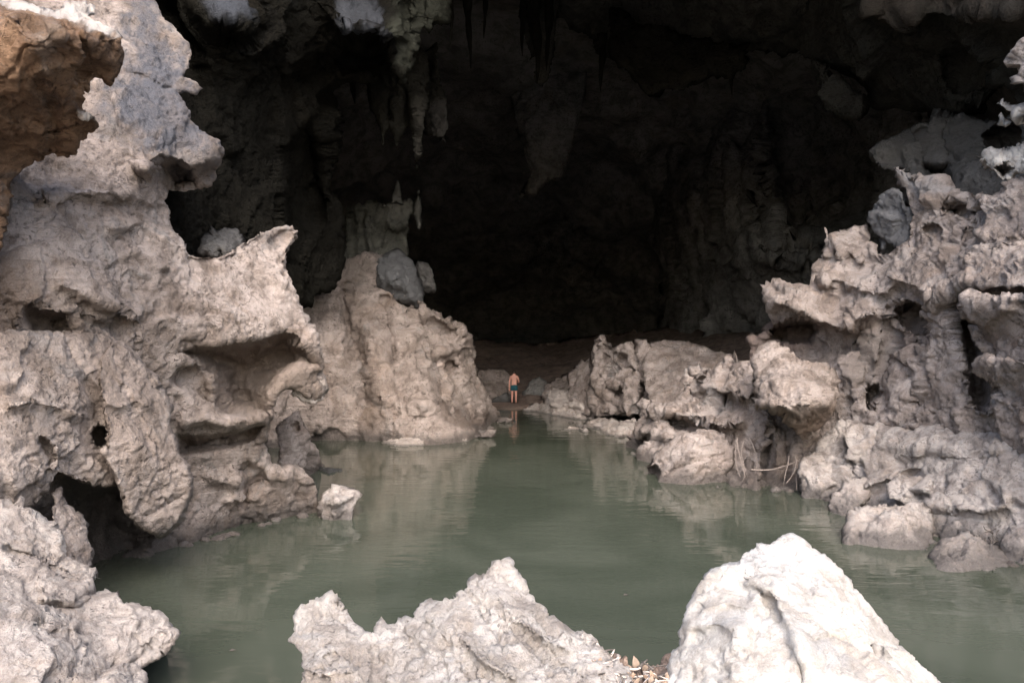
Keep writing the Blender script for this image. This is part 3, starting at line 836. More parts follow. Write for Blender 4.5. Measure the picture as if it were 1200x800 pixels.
# dark masses of the roof and the far wall
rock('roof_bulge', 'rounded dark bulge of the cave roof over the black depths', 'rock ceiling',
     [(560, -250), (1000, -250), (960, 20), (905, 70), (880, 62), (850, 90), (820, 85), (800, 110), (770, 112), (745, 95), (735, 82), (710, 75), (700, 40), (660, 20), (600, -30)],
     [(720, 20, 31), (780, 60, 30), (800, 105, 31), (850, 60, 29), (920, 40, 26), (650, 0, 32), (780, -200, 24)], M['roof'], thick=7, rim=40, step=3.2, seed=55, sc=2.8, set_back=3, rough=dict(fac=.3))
rock('flowstone_cliff', 'dark folded flowstone wall deep inside the cave', 'rock wall',
     [(752, 262), (764, 240), (758, 215), (770, 190), (772, 165), (788, 140), (800, 110), (840, 70), (880, 40), (1120, 20), (1150, 300), (1150, 420), (890, 420), (765, 425), (770, 385), (782, 360), (774, 338), (779, 315), (766, 295)],
     [(760, 250, 64), (775, 340, 62), (800, 240, 52), (850, 150, 47), (960, 120, 40), (1100, 100, 32), (770, 400, 62), (815, 380, 51), (900, 380, 44), (1000, 350, 38), (880, 280, 43), (1120, 380, 30)], M['deep'], thick=6, rim=26, step=2.8, seed=57, sc=2.4, set_back=2.0, rough=dict(fac=.3, stretch=(1.3, 1.3, .6)),
     feats=[('hole', [(892, 190), (900, 110), (920, 62), (945, 85), (965, 120), (1010, 140), (1025, 180), (1020, 260), (960, 280), (920, 270)], 7, 40), ('ridge', [(880, 230), (890, 290)], 1.2, 12), ('ridge', [(905, 240), (908, 290)], 1.2, 9), ('ridge', [(800, 180), (815, 300)], 1.5, 22), ('ridge', [(850, 160), (850, 300)], 1.5, 24),
            ('ledge', [(780, 300), (850, 310), (900, 300), (960, 310)], 1.8, 40, 20)])
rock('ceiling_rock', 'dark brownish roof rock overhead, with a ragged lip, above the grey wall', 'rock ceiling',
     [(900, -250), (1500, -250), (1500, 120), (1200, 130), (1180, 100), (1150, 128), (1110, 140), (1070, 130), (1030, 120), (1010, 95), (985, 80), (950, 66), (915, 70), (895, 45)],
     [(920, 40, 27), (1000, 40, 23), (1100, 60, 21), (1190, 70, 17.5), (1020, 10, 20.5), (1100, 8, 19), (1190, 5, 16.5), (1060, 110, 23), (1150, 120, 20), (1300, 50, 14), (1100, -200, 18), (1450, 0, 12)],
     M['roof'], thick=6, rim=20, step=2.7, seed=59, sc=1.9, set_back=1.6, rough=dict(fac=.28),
     feats=[('ledge', [(1008, -5), (1022, 20), (1042, 33), (1058, 28), (1075, 14), (1110, 20), (1160, 12), (1210, 22)], 1.2, 45, 16), ('hole', [(1095, 60), (1140, 45), (1170, 70), (1160, 115), (1110, 110)], .8, 20)],
     stains=[([(1000, -30), (1022, 20), (1042, 34), (1058, 28), (1075, 14), (1210, 20), (1250, -50)], (.10, .083, .07, .8), 10)])
rock('hanging_rock', 'ragged grey-brown rock clinging under the roof beside the black arch', 'rock',
     [(948, 66), (960, 70), (972, 76), (980, 92), (1000, 106), (1016, 120), (1012, 134), (990, 138), (972, 128), (960, 112), (955, 92)],
     [(960, 78, 25), (985, 105, 24.4), (1010, 125, 24.4), (968, 115, 24.8)], M['roof'], thick=1.4, rim=8, step=1.9, seed=61, sc=1.2, rough=dict(fac=.3), stains=[([(945, 60), (1020, 100), (1020, 140), (960, 120)], (.07, .066, .06, .5), 6)])
rock('grey_cliff', 'dull grey rock wall with a black hole, between the roof and the tan crag', 'rock wall',
     [(1018, 182), (1024, 170), (1036, 160), (1060, 142), (1090, 132), (1130, 132), (1165, 140), (1230, 120), (1350, 100), (1350, 330), (1150, 320), (1060, 290), (1055, 250), (1070, 200), (1040, 198), (1024, 195)],
     [(1025, 180, 22), (1060, 155, 22), (1120, 150, 20.5), (1160, 190, 18.6), (1150, 230, 18), (1100, 260, 19.5), (1300, 200, 15), (1080, 220, 20.5)], M['grey'], thick=2.5, rim=9, step=2.2, seed=63, sc=1.2, rough=dict(fac=.28),
     feats=[('hole', [(1072, 192), (1085, 188), (1100, 192), (1112, 190), (1120, 205), (1124, 220), (1108, 220), (1085, 208)], 3.0, 9), ('crack', [(1075, 148), (1080, 170), (1085, 185)], .6, 4), ('crack', [(1110, 140), (1105, 165), (1115, 185)], .4, 4), ('hole', [(1150, 158), (1175, 140), (1200, 150), (1200, 175), (1165, 178)], 1.5, 12)],
     stains=[([(1018, 180), (1060, 140), (1150, 140), (1170, 190), (1100, 190), (1040, 200)], (.155, .145, .13, .8), 10)])
for lab, pts, D in (('white lit rock spur jutting in from the side under the roof', [(1168, 121), (1175, 118), (1183, 124), (1195, 121), (1260, 118), (1260, 145), (1200, 139), (1186, 133), (1178, 130)], 14.6),
                    ('small white egg-like stone lit below the white spur', [(1165, 142), (1168, 137), (1175, 134), (1181, 137), (1183, 144), (1178, 147), (1170, 146)], 15.2),
                    ('jagged bluish-white lit rock perched on the top of the tan crag', [(1147, 183), (1158, 178), (1163, 172), (1176, 176), (1184, 170), (1200, 164), (1260, 160), (1260, 200), (1200, 203), (1182, 212), (1172, 212), (1165, 205), (1155, 200)], 14.9),
                    ('pale grey rock face at the picture edge above the white spur', [(1188, 92), (1192, 70), (1200, 55), (1270, 40), (1270, 118), (1200, 112), (1194, 105)], 14.2)):
    cx = sum(min(p[0], 1200) for p in pts) / len(pts)
    cy = sum(p[1] for p in pts) / len(pts)
    rock('lit_rock', lab, 'rock', pts, [(cx, min(p[1] for p in pts), D + .5), (cx, max(p[1] for p in pts), D), (cx - 12, cy, D + .2), (cx + 30, cy, D - .6)], M['white'] if 'grey' not in lab else M['ledge'], thick=.8, rim=7, step=1.7, seed=int(cx), sc=.6, rough=dict(fac=.34),
         feats=[('hole', [(1165, 196), (1177, 192), (1183, 200), (1176, 210)], .6, 5)] if 'jagged' in lab else ())

# ------------------------------------------------------------------ the tan crag across the pool
crag = rock('rock_crag', 'high jagged tan crag with ledges and deep recesses rising above the boulder bank', 'rock wall',
     [(893, 336), (900, 332), (918, 330), (935, 332), (948, 335), (952, 312), (963, 300), (966, 264), (971, 272), (978, 280), (988, 278), (1001, 271), (1012, 268), (1020, 280), (1028, 298), (1042, 292), (1052, 286), (1062, 280), (1065, 255), (1060, 235), (1052, 215), (1047, 195), (1058, 197), (1070, 206), (1085, 212), (1110, 218), (1122, 228), (1140, 230), (1165, 234), (1180, 217), (1205, 207), (1420, 180), (1420, 640), (1100, 620), (990, 600), (930, 560), (880, 540), (868, 480), (872, 440), (885, 400), (905, 384), (897, 360)],
     [(900, 345, 20.3), (968, 270, 20.2), (1010, 275, 19.5), (1050, 200, 18.3), (1120, 232, 16.8), (1200, 215, 14.4), (1380, 200, 11), (930, 370, 19.5), (955, 400, 19.8), (900, 420, 21), (1000, 440, 17.8), (1000, 340, 18.5), (1060, 420, 16.6), (1090, 330, 16), (1100, 490, 14.9), (1050, 500, 15.8), (1200, 470, 12.6), (1380, 500, 10), (1150, 290, 14.8), (1200, 330, 13.0), (920, 520, 19), (1000, 560, 17)],
     M['pink'], thick=3.5, rim=5, step=2.2, seed=66, sc=1.15, jag=1.3, rough=dict(fac=.26, fine=.085, chip=.024, pit=.012),
     feats=[('hole', [(903, 383), (925, 376), (950, 379), (958, 388), (953, 404), (925, 404), (895, 400)], 2.0, 12), ('hole', [(1044, 362), (1060, 352), (1080, 360), (1092, 372), (1085, 388), (1060, 386), (1046, 376)], 1.2, 12),
            ('hole', [(1112, 345), (1125, 350), (1140, 385), (1152, 410), (1158, 440), (1160, 476), (1140, 478), (1132, 440), (1120, 400)], 1.6, 15), ('hole', [(1102, 240), (1112, 234), (1124, 240), (1127, 248), (1108, 248)], .7, 6),
            ('hole', [(1080, 268), (1092, 262), (1104, 270), (1098, 282)], .4, 6), ('crack', [(1072, 255), (1070, 280), (1074, 300)], .5, 4), ('crack', [(1133, 255), (1132, 280)], .35, 5),
            ('ledge', [(893, 355), (930, 358), (960, 375), (985, 385), (1010, 372), (1040, 365)], .9, 30, 13), ('ledge', [(955, 330), (985, 328), (1010, 340), (1050, 345)], .4, 26, 12), ('ledge', [(1030, 320), (1070, 335), (1100, 350), (1120, 335)], .5, 35, 16),
            ('crack', [(1047, 372), (1040, 410), (1032, 450), (1040, 490)], .4, 9), ('crack', [(1082, 380), (1080, 430), (1076, 480)], .4, 10),
            ('ledge', [(1120, 260), (1160, 280), (1200, 275)], .3, 30, 14), ('crack', [(1005, 400), (1015, 440), (1008, 480)], .3, 8), ('hole', [(1012, 455), (1028, 450), (1032, 462), (1020, 478), (1010, 470)], .9, 6),
            ('ledge', [(960, 300), (985, 296), (1015, 305)], .3, 20, 10)],
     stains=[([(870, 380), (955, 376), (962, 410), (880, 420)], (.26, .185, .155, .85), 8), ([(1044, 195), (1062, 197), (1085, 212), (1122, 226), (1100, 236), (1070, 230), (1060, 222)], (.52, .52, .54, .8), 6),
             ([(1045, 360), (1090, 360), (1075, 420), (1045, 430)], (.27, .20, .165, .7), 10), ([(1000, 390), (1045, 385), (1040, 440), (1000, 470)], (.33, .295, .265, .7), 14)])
for lab, pts, cs in (('upper rock brow', [(1116, 330), (1122, 318), (1140, 306), (1165, 300), (1200, 290), (1420, 270), (1420, 330), (1200, 338), (1165, 338), (1140, 334), (1124, 340)], [(1125, 328, 14.6), (1150, 315, 14.2), (1200, 300, 13.0), (1200, 332, 12.4), (1150, 332, 13.6), (1400, 300, 9.8)]),
                     ('', [(1118, 352), (1126, 346), (1150, 350), (1175, 348), (1200, 350), (1420, 345), (1420, 430), (1200, 417), (1180, 417), (1160, 412), (1148, 402), (1136, 385), (1124, 372)], [(1122, 360, 14.3), (1150, 360, 13.4), (1200, 360, 12.3), (1150, 400, 14.0), (1200, 410, 12.9), (1400, 390, 9.6)]),
                     ('', [(1141, 432), (1146, 424), (1160, 420), (1180, 422), (1200, 420), (1420, 425), (1420, 500), (1200, 488), (1185, 476), (1172, 462), (1160, 448), (1148, 446)], [(1146, 434, 13.6), (1170, 428, 12.9), (1200, 430, 12.0), (1200, 475, 12.6), (1172, 455, 13.2), (1400, 460, 9.4)])):
    rock('ledge', None, None, pts, cs, M['pink'], parent=crag, thick=1.6, rim=9, step=2.2, seed=len(pts) * 3 + int(pts[0][1]), sc=.9, rough=dict(fac=.26),
         stains=[([(1116, 365), (1140, 372), (1165, 395), (1200, 398), (1300, 420), (1150, 420)], (.30, .215, .17, .7), 10)])
rock('dark_boulder', 'dark blue-grey boulder lodged in the notch of the jagged crag', 'boulder',
     [(1017, 254), (1022, 246), (1034, 231), (1048, 221), (1058, 228), (1066, 250), (1066, 288), (1052, 292), (1040, 284), (1034, 296), (1028, 286), (1022, 270)],
     [(1022, 256, 19), (1040, 240, 18.6), (1055, 250, 18.2), (1045, 275, 18.6), (1060, 285, 18.2)], M['grey'], thick=1.2, rim=8, step=1.8, seed=71, sc=.9, rough=dict(fac=.36),
     stains=[([(1015, 220), (1070, 220), (1070, 295), (1015, 295)], (.23, .235, .255, .7), 6)])

# ------------------------------------------------------------------ the boulder bank across the pool
rock('rock_bank', 'wide pale sloping rock bank under the tan crag, running down into the pool', 'rock bank',
     [(958, 520), (968, 505), (985, 494), (1000, 492), (1030, 500), (1060, 504), (1100, 500), (1140, 505), (1200, 495), (1420, 480), (1420, 800), (1200, 690), (1140, 668), (1100, 650), (1030, 630), (990, 612), (960, 600), (950, 560)],
     [(965, 512, 17.3), (1000, 497, 17), (1060, 508, 15.4), (1130, 508, 14.2), (1200, 500, 13.0), w(970, 585), w(1000, 600), w(1050, 612), w(1100, 628), w(1140, 642), w(1200, 655), (1000, 550, 16.0), (1060, 560, 14.7), (1130, 560, 13.3), (1200, 560, 12.2), (1380, 500, 10), (1380, 720, 9.4)],
     M['ledge'], thick=2.5, rim=7, step=2.2, seed=74, sc=.95, rough=dict(fac=.2),
     feats=[('crack', [(990, 510), (1005, 540), (998, 570)], .35, 4), ('ledge', [(1000, 575), (1040, 560), (1060, 572), (1095, 575)], .35, 22, 10), ('hole', [(1055, 552), (1075, 548), (1085, 558), (1070, 572), (1058, 568)], .35, 8), ('ledge', [(1080, 590), (1120, 595), (1150, 600), (1190, 590)], .3, 25, 10),
            ('crack', [(1110, 555), (1108, 580), (1120, 600)], .2, 3), ('ledge', [(1020, 520), (1070, 525), (1130, 530), (1190, 525)], .2, 20, 10)])
rock('tan_boulder', 'large tan boulder with a wedge-shaped underside, topmost on the bank below the crag', 'boulder',
     [(882, 452), (884, 425), (892, 409), (904, 404), (925, 407), (936, 415), (960, 424), (975, 434), (986, 450), (988, 466), (980, 482), (966, 496), (952, 512), (944, 517), (936, 512), (932, 498), (908, 482), (884, 473)],
     [(886, 440, 17.9), (905, 410, 18.3), (935, 420, 17.9), (985, 455, 17.3), (910, 450, 16.7), (940, 462, 16.0), (965, 470, 16.4), (945, 512, 17.4), (886, 470, 17.4), (915, 478, 16.4), (960, 492, 16.8)], M['tan'], thick=1.8, rim=7, step=1.9, seed=78, sc=1.0, rough=dict(fac=.16, fine=.07),
     feats=[('ledge', [(884, 470), (910, 476), (935, 482), (965, 472), (986, 462)], .5, 45, 14)],
     stains=[([(884, 472), (912, 480), (934, 486), (966, 478), (984, 470), (945, 520), (930, 505)], (.30, .215, .16, .7), 6)])
rock('steep_rock', 'steep shadowed rock face under the large tan boulder, roots hanging at its foot', 'rock',
     [(858, 500), (870, 478), (890, 470), (930, 480), (960, 490), (972, 520), (960, 560), (950, 600), (850, 600), (852, 540)],
     [(865, 500, 19.2), (890, 490, 19), (930, 500, 18.6), (960, 510, 17.9), w(860, 566), w(900, 570), w(950, 578), (905, 540, 18.4)], M['tan'], thick=1.5, rim=7, step=2.0, seed=81, sc=.9, rough=dict(stretch=(1.5, 1.5, .6)),
     feats=[('crack', [(893, 480), (897, 520), (890, 560)], .7, 8), ('crack', [(925, 520), (922, 550), (918, 568)], .7, 6), ('ridge', [(908, 500), (910, 550)], .4, 12), ('crack', [(870, 510), (868, 560)], .8, 8)],
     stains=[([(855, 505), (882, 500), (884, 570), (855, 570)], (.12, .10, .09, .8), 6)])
rock('rock_cluster', 'craggy broken rocks heaped behind the striped boulder, stepped down to the water', 'rocks',
     [(736, 522), (742, 503), (750, 490), (752, 473), (770, 469), (790, 471), (804, 461), (800, 438), (815, 427), (830, 429), (845, 420), (862, 419), (882, 424), (886, 445), (892, 470), (906, 485), (905, 505), (893, 530), (888, 585), (800, 585), (750, 560), (735, 545)],
     [w(738, 522), w(748, 534), (752, 480, 23.5), (802, 440, 23), (815, 430, 22.6), (860, 423, 20.8), (882, 440, 19.6), (895, 490, 18.4), (885, 540, 18.6), (845, 470, 20.2), (800, 490, 21.4), (770, 510, 22), (850, 505, 19.4), w(800, 566), w(870, 568)], M['pink'], thick=2, rim=7, step=2.0, seed=84, sc=1.15, rough=dict(fac=.3, fine=.1),
     feats=[('hole', [(805, 450), (812, 436), (822, 442), (820, 458), (808, 462)], 1.0, 6), ('hole', [(775, 490), (790, 484), (812, 494), (815, 505), (790, 508)], 1.0, 8), ('ledge', [(752, 482), (780, 480), (815, 492), (850, 500), (880, 492)], .7, 24, 10), ('ledge', [(805, 460), (830, 452), (860, 462), (884, 468)], .6, 24, 10),
            ('crack', [(850, 420), (846, 445), (852, 475)], .6, 5), ('hole', [(745, 515), (755, 508), (764, 518), (755, 527)], .7, 5), ('ledge', [(742, 505), (765, 508), (790, 515)], .5, 14, 7)])
rock('striped_boulder', 'rounded boulder with slanting striations at the water, in front of the craggy heap', 'boulder',
     [(757, 548), (763, 538), (775, 526), (788, 517), (803, 509), (830, 502), (850, 507), (860, 524), (859, 545), (850, 558), (848, 585), (790, 590), (764, 580), (768, 564), (760, 556)],
     [(762, 548, 18.9), (790, 520, 18.9), (830, 504, 19), (857, 525, 18.4), (810, 535, 17.7), w(790, 564, .25), w(840, 562, .25), w(770, 566, -.1)], M['pink'], thick=1.4, rim=10, step=1.8, seed=88, sc=.8, rough=dict(fac=.1, fine=.03, strata=.05, tilt=(-.75, .2)),
     feats=[('crack', [(770, 545), (800, 530), (840, 520)], .1, 2), ('crack', [(780, 555), (815, 540), (855, 530)], .1, 2), ('crack', [(790, 525), (815, 516), (845, 511)], .08, 2), ('hole', [(756, 546), (768, 545), (775, 552), (770, 564), (758, 560)], .6, 6)])
for lab, pts, D0, m, sd in (
        ('upright pale boulder at the waterline below the steep rock face', [(936, 548), (943, 534), (955, 528), (968, 529), (979, 540), (986, 558), (987, 582), (988, 605), (938, 602), (938, 575)], 583, 'ledge', 91),
        ('wedge of pale rock between the upright boulder and the flat-topped boulder', [(972, 596), (980, 575), (995, 562), (1015, 557), (1028, 563), (1026, 580), (1010, 598), (1000, 625), (972, 622)], 601, 'ledge', 92),
        ('big flat-topped pale boulder sitting in the water below the bank', [(991, 622), (998, 603), (1010, 594), (1030, 589), (1060, 588), (1085, 594), (1096, 608), (1092, 625), (1086, 655), (1010, 660), (994, 640)], 636, 'ledge', 93),
        ('low pale boulder in the water, next outward from the flat-topped one', [(1091, 650), (1097, 640), (1112, 630), (1130, 622), (1150, 629), (1178, 643), (1187, 656), (1184, 680), (1110, 684), (1094, 668)], 658, 'ledge', 94),
        ('grey boulder at the edge of the picture beside the nest of dark twigs', [(1170, 648), (1178, 620), (1195, 606), (1230, 600), (1290, 620), (1290, 700), (1190, 690), (1172, 665)], 655, 'ledge', 95),
        ('dark stone at the waterline under the steep rock face', [(1100, 612), (1112, 600), (1135, 606), (1146, 622), (1140, 640), (1110, 638)], 634, 'ledge', 96)):
    if sd == 96:
        lab = 'small stone tucked between the flat-topped boulder and the bank'
    xs = [min(p[0], 1230) for p in pts]
    cx, x0, x1, top = sum(xs) / len(xs), min(xs), max(xs), min(p[1] for p in pts)
    Dw = water_dist(D0)
    rock('pale_boulder', lab, 'boulder', pts, [(cx, top + 2, Dw + (D0 - top) * .013), (x0 + 4, D0 - 8, Dw + .15), (x1 - 4, D0 - 8, Dw + .05), (cx, D0 - 3, Dw - .25), (cx, (top + D0) / 2, Dw - .05)], M[m], thick=.9, rim=8, step=1.8, seed=sd, sc=.65, rough=dict(fac=.2, fine=.05))

for lab, pts, D, sd in (('angular pale block at the top of the bank, directly right of the upright boulder', [(985, 503), (1005, 492), (1038, 500), (1053, 520), (1042, 546), (1010, 552), (990, 536)], 15.9, 201),
                        ('rounded block wedged on the bank above the flat-topped boulder', [(1038, 566), (1066, 552), (1092, 563), (1100, 586), (1064, 593), (1042, 584)], 13.9, 205)):
    if sd == 201:
        lab = 'angular pale block at the top of the bank, just above the wedge of rock'
    cx = sum(p[0] for p in pts) / len(pts)
    cy = sum(p[1] for p in pts) / len(pts)
    x0, x1, y0, y1 = min(p[0] for p in pts), max(p[0] for p in pts), min(p[1] for p in pts), max(p[1] for p in pts)
    rock('pale_boulder', lab, 'boulder', pts, [(cx, y0, D + .6), (x0, cy, D + .42), (x1, cy, D + .08), (cx - 6, cy + 4, D + .02), (cx, y1, D + .08)], M['ledge'], thick=1.0, rim=3, step=2.0, seed=sd, sc=.9, rough=dict(fac=.22, fine=.04))

# ------------------------------------------------------------------ the farther rocks on the way into the cave
rock('sloping_slab', 'smooth tan slab sloping down behind the craggy heap', 'rock',
     [(752, 445), (757, 412), (762, 400), (780, 397), (800, 399), (830, 408), (858, 418), (874, 428), (866, 450), (800, 480), (760, 475)],
     [(760, 405, 31), (790, 399, 31.5), (850, 418, 29), (870, 428, 27.5), (800, 432, 28.6), (760, 440, 29.5), (800, 470, 27.5)], M['pink'], thick=2, rim=5, step=1.8, seed=101, sc=1.4, rough=dict(fac=.06, fine=.03, fbm=.08))
rock('jagged_rock', 'dark-creviced jagged rock standing before the smooth sloping slab', 'rock',
     [(690, 470), (694, 450), (691, 422), (694, 402), (702, 394), (714, 396), (721, 405), (734, 404), (744, 412), (745, 398), (752, 400), (766, 410), (769, 425), (760, 438), (770, 450), (762, 465), (770, 490), (700, 490)],
     [(695, 410, 33), (715, 400, 33), (750, 402, 31), (765, 420, 30.5), (720, 440, 31.5), (700, 465, 32.5), (750, 465, 29.8)], M['pink'], thick=1.8, rim=5, step=1.6, seed=103, sc=1.25, rough=dict(fac=.36, fine=.14),
     feats=[('crack', [(703, 405), (706, 430), (712, 452)], .9, 4), ('crack', [(725, 412), (735, 430), (745, 442)], .8, 4), ('hole', [(715, 455), (726, 450), (735, 458), (728, 468), (718, 466)], 1.2, 5), ('hole', [(748, 448), (760, 446), (762, 462), (752, 470)], 1.2, 5), ('crack', [(744, 412), (748, 430), (752, 445)], .8, 3)])
rock('grey_block', 'plain brownish block lying against the jagged rock, towards the bather', 'rock',
     [(664, 462), (666, 438), (676, 428), (690, 420), (698, 440), (697, 470), (690, 490), (668, 485)], [(672, 436, 35.5), (690, 428, 34.5), (680, 460, 34), (695, 465, 33)], M['pink'], thick=1.5, rim=6, step=1.7, seed=105, sc=1.0, rough=dict(fac=.26))
rock('rock_shelf', 'flat pale rock shelf just above the water, nearest the bather', 'rock',
     [(616, 482), (622, 474), (638, 472), (640, 457), (650, 454), (660, 458), (672, 457), (680, 466), (710, 471), (738, 481), (749, 486), (735, 498), (690, 502), (645, 496), (618, 492)],
     [w(620, 482), w(650, 487), w(690, 491), w(720, 493), w(748, 486), (640, 462, 36.5), (660, 462, 36), (700, 474, 34), (680, 480, 33.5), (625, 476, 37.5)], M['shelf'], thick=1.5, rim=4, step=1.6, seed=107, sc=1.0,
     feats=[('crack', [(672, 476), (676, 486)], .5, 2.5), ('ledge', [(640, 474), (670, 474), (700, 480)], .6, 12, 6)], stains=[([(698, 480), (715, 482), (722, 492), (700, 494)], (.19, .14, .115, .8), 4)])
rock('rock_shelf', 'second flat pale rock shelf, a little nearer, below the jagged rock', 'rock',
     [(684, 497), (690, 490), (705, 490), (725, 492), (745, 490), (756, 497), (752, 512), (745, 530), (720, 522), (700, 512), (686, 504)],
     [w(686, 498), w(702, 506), w(735, 514), w(750, 512), (700, 492, 30.5), (745, 493, 28.5), (725, 500, 27.5)], M['shelf'], thick=1.2, rim=4, step=1.6, seed=109, sc=.9)
rock('flat_stone', 'thin sliver of pale stone alone in the water beside the flat shelves', 'stone', [(655, 503), (662, 500), (675, 501), (684, 499), (691, 505), (688, 514), (668, 512), (656, 508)], [w(660, 504), w(685, 507), (675, 502, 29.2)], M['shelf'], thick=.6, rim=3, step=1.5, seed=111, sc=.5)
for lab, pts, cs, mt in (
        ('dull grey-brown rock rising directly behind the bather', [(556, 440), (562, 433), (578, 432), (590, 433), (600, 440), (606, 455), (604, 480), (560, 485)], [(565, 438, 43), (590, 437, 43.5), (580, 460, 41.8), (603, 460, 42.5)], 'mound'),
        ('light grey stone beside the feet of the bather', [(574, 472), (582, 462), (592, 458), (600, 464), (602, 474), (590, 480), (578, 480)], [(580, 468, 40.8), (598, 466, 41), (590, 475, 40.4)], 'grey'),
        ('low dark rock beyond the channel, across from the bather', [(612, 462), (618, 448), (632, 444), (640, 450), (640, 472), (618, 476)], [(620, 452, 44), (636, 452, 43.5), (628, 466, 43)], 'deep'),
        ('low brown hump of rock between the channel and the brownish block', [(634, 462), (640, 450), (652, 442), (662, 438), (672, 442), (674, 470), (640, 476)], [(642, 455, 41), (658, 442, 41.5), (668, 455, 40), (650, 466, 39.5)], 'mound')):
    rock('low_rock', lab, 'rock', pts, cs, M[mt], thick=1.6, rim=7, step=1.6, seed=int(pts[0][0]), sc=1.0)
rock('scree_slope', None, None,
     [(480, 420), (520, 404), (560, 398), (640, 402), (700, 392), (760, 386), (830, 378), (900, 370), (1000, 380), (1000, 470), (480, 480)],
     [(560, 402, 62), (650, 404, 64), (760, 388, 60), (900, 374, 50), (560, 460, 47), (650, 445, 48), (760, 430, 44), (900, 420, 34), (980, 440, 30), (500, 460, 45)], M['mud'], kind='structure', thick=3, rim=5, step=2.6, seed=120, sc=1.8, rough=dict(fac=.12))

# ------------------------------------------------------------------ rocks at the photographer's feet
rock('jagged_boulder', 'jagged whitish rock rising to a peak at the near edge of the pool', 'boulder',
     [(330, 1000), (345, 810), (350, 790), (353, 766), (340, 753), (338, 748), (347, 740), (345, 724), (350, 711), (370, 705), (385, 697), (400, 694), (409, 705), (418, 722), (430, 741), (437, 754), (440, 727), (447, 721), (455, 730), (463, 731), (475, 722), (487, 727), (491, 706), (500, 700), (515, 703), (530, 698), (545, 690), (548, 678), (560, 672), (575, 667), (582, 660), (595, 658), (605, 668), (613, 678), (618, 690), (630, 702), (645, 715), (660, 730), (674, 739), (682, 733), (690, 741), (706, 757), (724, 771), (735, 790), (745, 830), (760, 1000)],
     [(400, 700, 4.95), (350, 745, 4.7), (450, 728, 4.9), (500, 705, 4.95), (590, 662, 5.0), (560, 690, 4.75), (612, 690, 4.85), (670, 742, 4.6), (720, 775, 4.4), (440, 775, 4.4), (380, 770, 4.35), (520, 760, 4.25), (600, 750, 4.3), (400, 830, 3.9), (550, 830, 3.85), (700, 830, 4.0), (500, 980, 3.2), (700, 980, 3.2), (360, 980, 3.3)],
     M['pale'], thick=1.0, rim=9, step=2.3, seed=131, sc=.46, jag=.8, rough=dict(fac=.09, big=.02, fine=.05, chip=.004, fbm=.014, pit=.0, strata=.035, tilt=(.9, .2)),
     feats=[('crack', [(545, 692), (560, 708), (572, 722)], .12, 3.5), ('crack', [(600, 730), (625, 752), (650, 775), (690, 800)], .12, 5), ('crack', [(530, 735), (548, 765), (552, 800)], .10, 4), ('ledge', [(495, 712), (530, 740), (560, 770), (610, 800)], .10, 30, 12), ('crack', [(437, 752), (442, 780), (438, 820)], .16, 6),
            ('hole', [(378, 768), (392, 762), (396, 772), (384, 780)], .07, 6), ('ledge', [(575, 690), (600, 720), (640, 750), (680, 765)], .07, 26, 9), ('ledge', [(350, 780), (380, 790), (420, 785)], .06, 25, 9), ('crack', [(470, 735), (490, 760), (500, 790)], .08, 4)],
     stains=[([(545, 735), (575, 760), (620, 800), (560, 800), (550, 770)], (.40, .33, .265, .5), 14), ([(600, 725), (640, 750), (690, 795), (640, 775)], (.36, .30, .25, .5), 10)])
rock('bleached_boulder', 'large bleached white boulder with a rounded summit at the near edge of the pool', 'boulder',
     [(745, 1000), (770, 830), (778, 798), (786, 775), (795, 756), (793, 745), (797, 734), (800, 715), (812, 695), (825, 671), (835, 662), (855, 658), (865, 655), (867, 645), (885, 630), (900, 632), (910, 625), (930, 622), (945, 630), (965, 645), (985, 664), (1000, 674), (1015, 690), (1025, 705), (1045, 730), (1066, 756), (1090, 776), (1106, 791), (1130, 830), (1200, 1000)],
     [(925, 626, 4.9), (870, 650, 4.75), (830, 670, 4.6), (800, 730, 4.4), (790, 780, 4.2), (980, 665, 4.7), (1040, 730, 4.5), (1100, 790, 4.3), (900, 690, 4.35), (860, 740, 4.05), (960, 740, 4.1), (900, 820, 3.7), (1030, 800, 3.9), (800, 850, 3.8), (900, 980, 3.1), (1150, 980, 3.2), (780, 980, 3.2)],
     M['white'], thick=1.1, rim=12, step=2.3, seed=137, sc=.62, jag=.6, rough=dict(fac=.11, big=.025, fine=.028, chip=.006, fbm=.012, pit=.004, rid=.012),
     feats=[('crack', [(862, 664), (880, 674), (902, 688)], .07, 3), ('ledge', [(830, 668), (868, 668), (905, 695), (930, 740), (945, 790)], .09, 40, 14), ('crack', [(885, 690), (905, 705), (915, 730)], .05, 4), ('crack', [(950, 752), (975, 746), (998, 758)], .04, 2.5), ('ledge', [(945, 690), (975, 700), (1000, 730), (1030, 765)], .07, 34, 12), ('ledge', [(815, 715), (850, 705), (890, 715)], .05, 24, 9), ('hole', [(1022, 768), (1030, 765), (1040, 768), (1034, 771)], .06, 3), ('crack', [(938, 720), (950, 725), (960, 728)], .05, 2),
            ('crack', [(936, 775), (940, 800)], .08, 3), ('ledge', [(800, 735), (840, 730), (880, 745)], .05, 25, 9)],
     stains=[([(855, 660), (905, 690), (930, 740), (915, 730), (880, 690)], (.47, .40, .33, .55), 8), ([(950, 750), (990, 748), (990, 785), (955, 785)], (.56, .56, .57, .6), 12)])

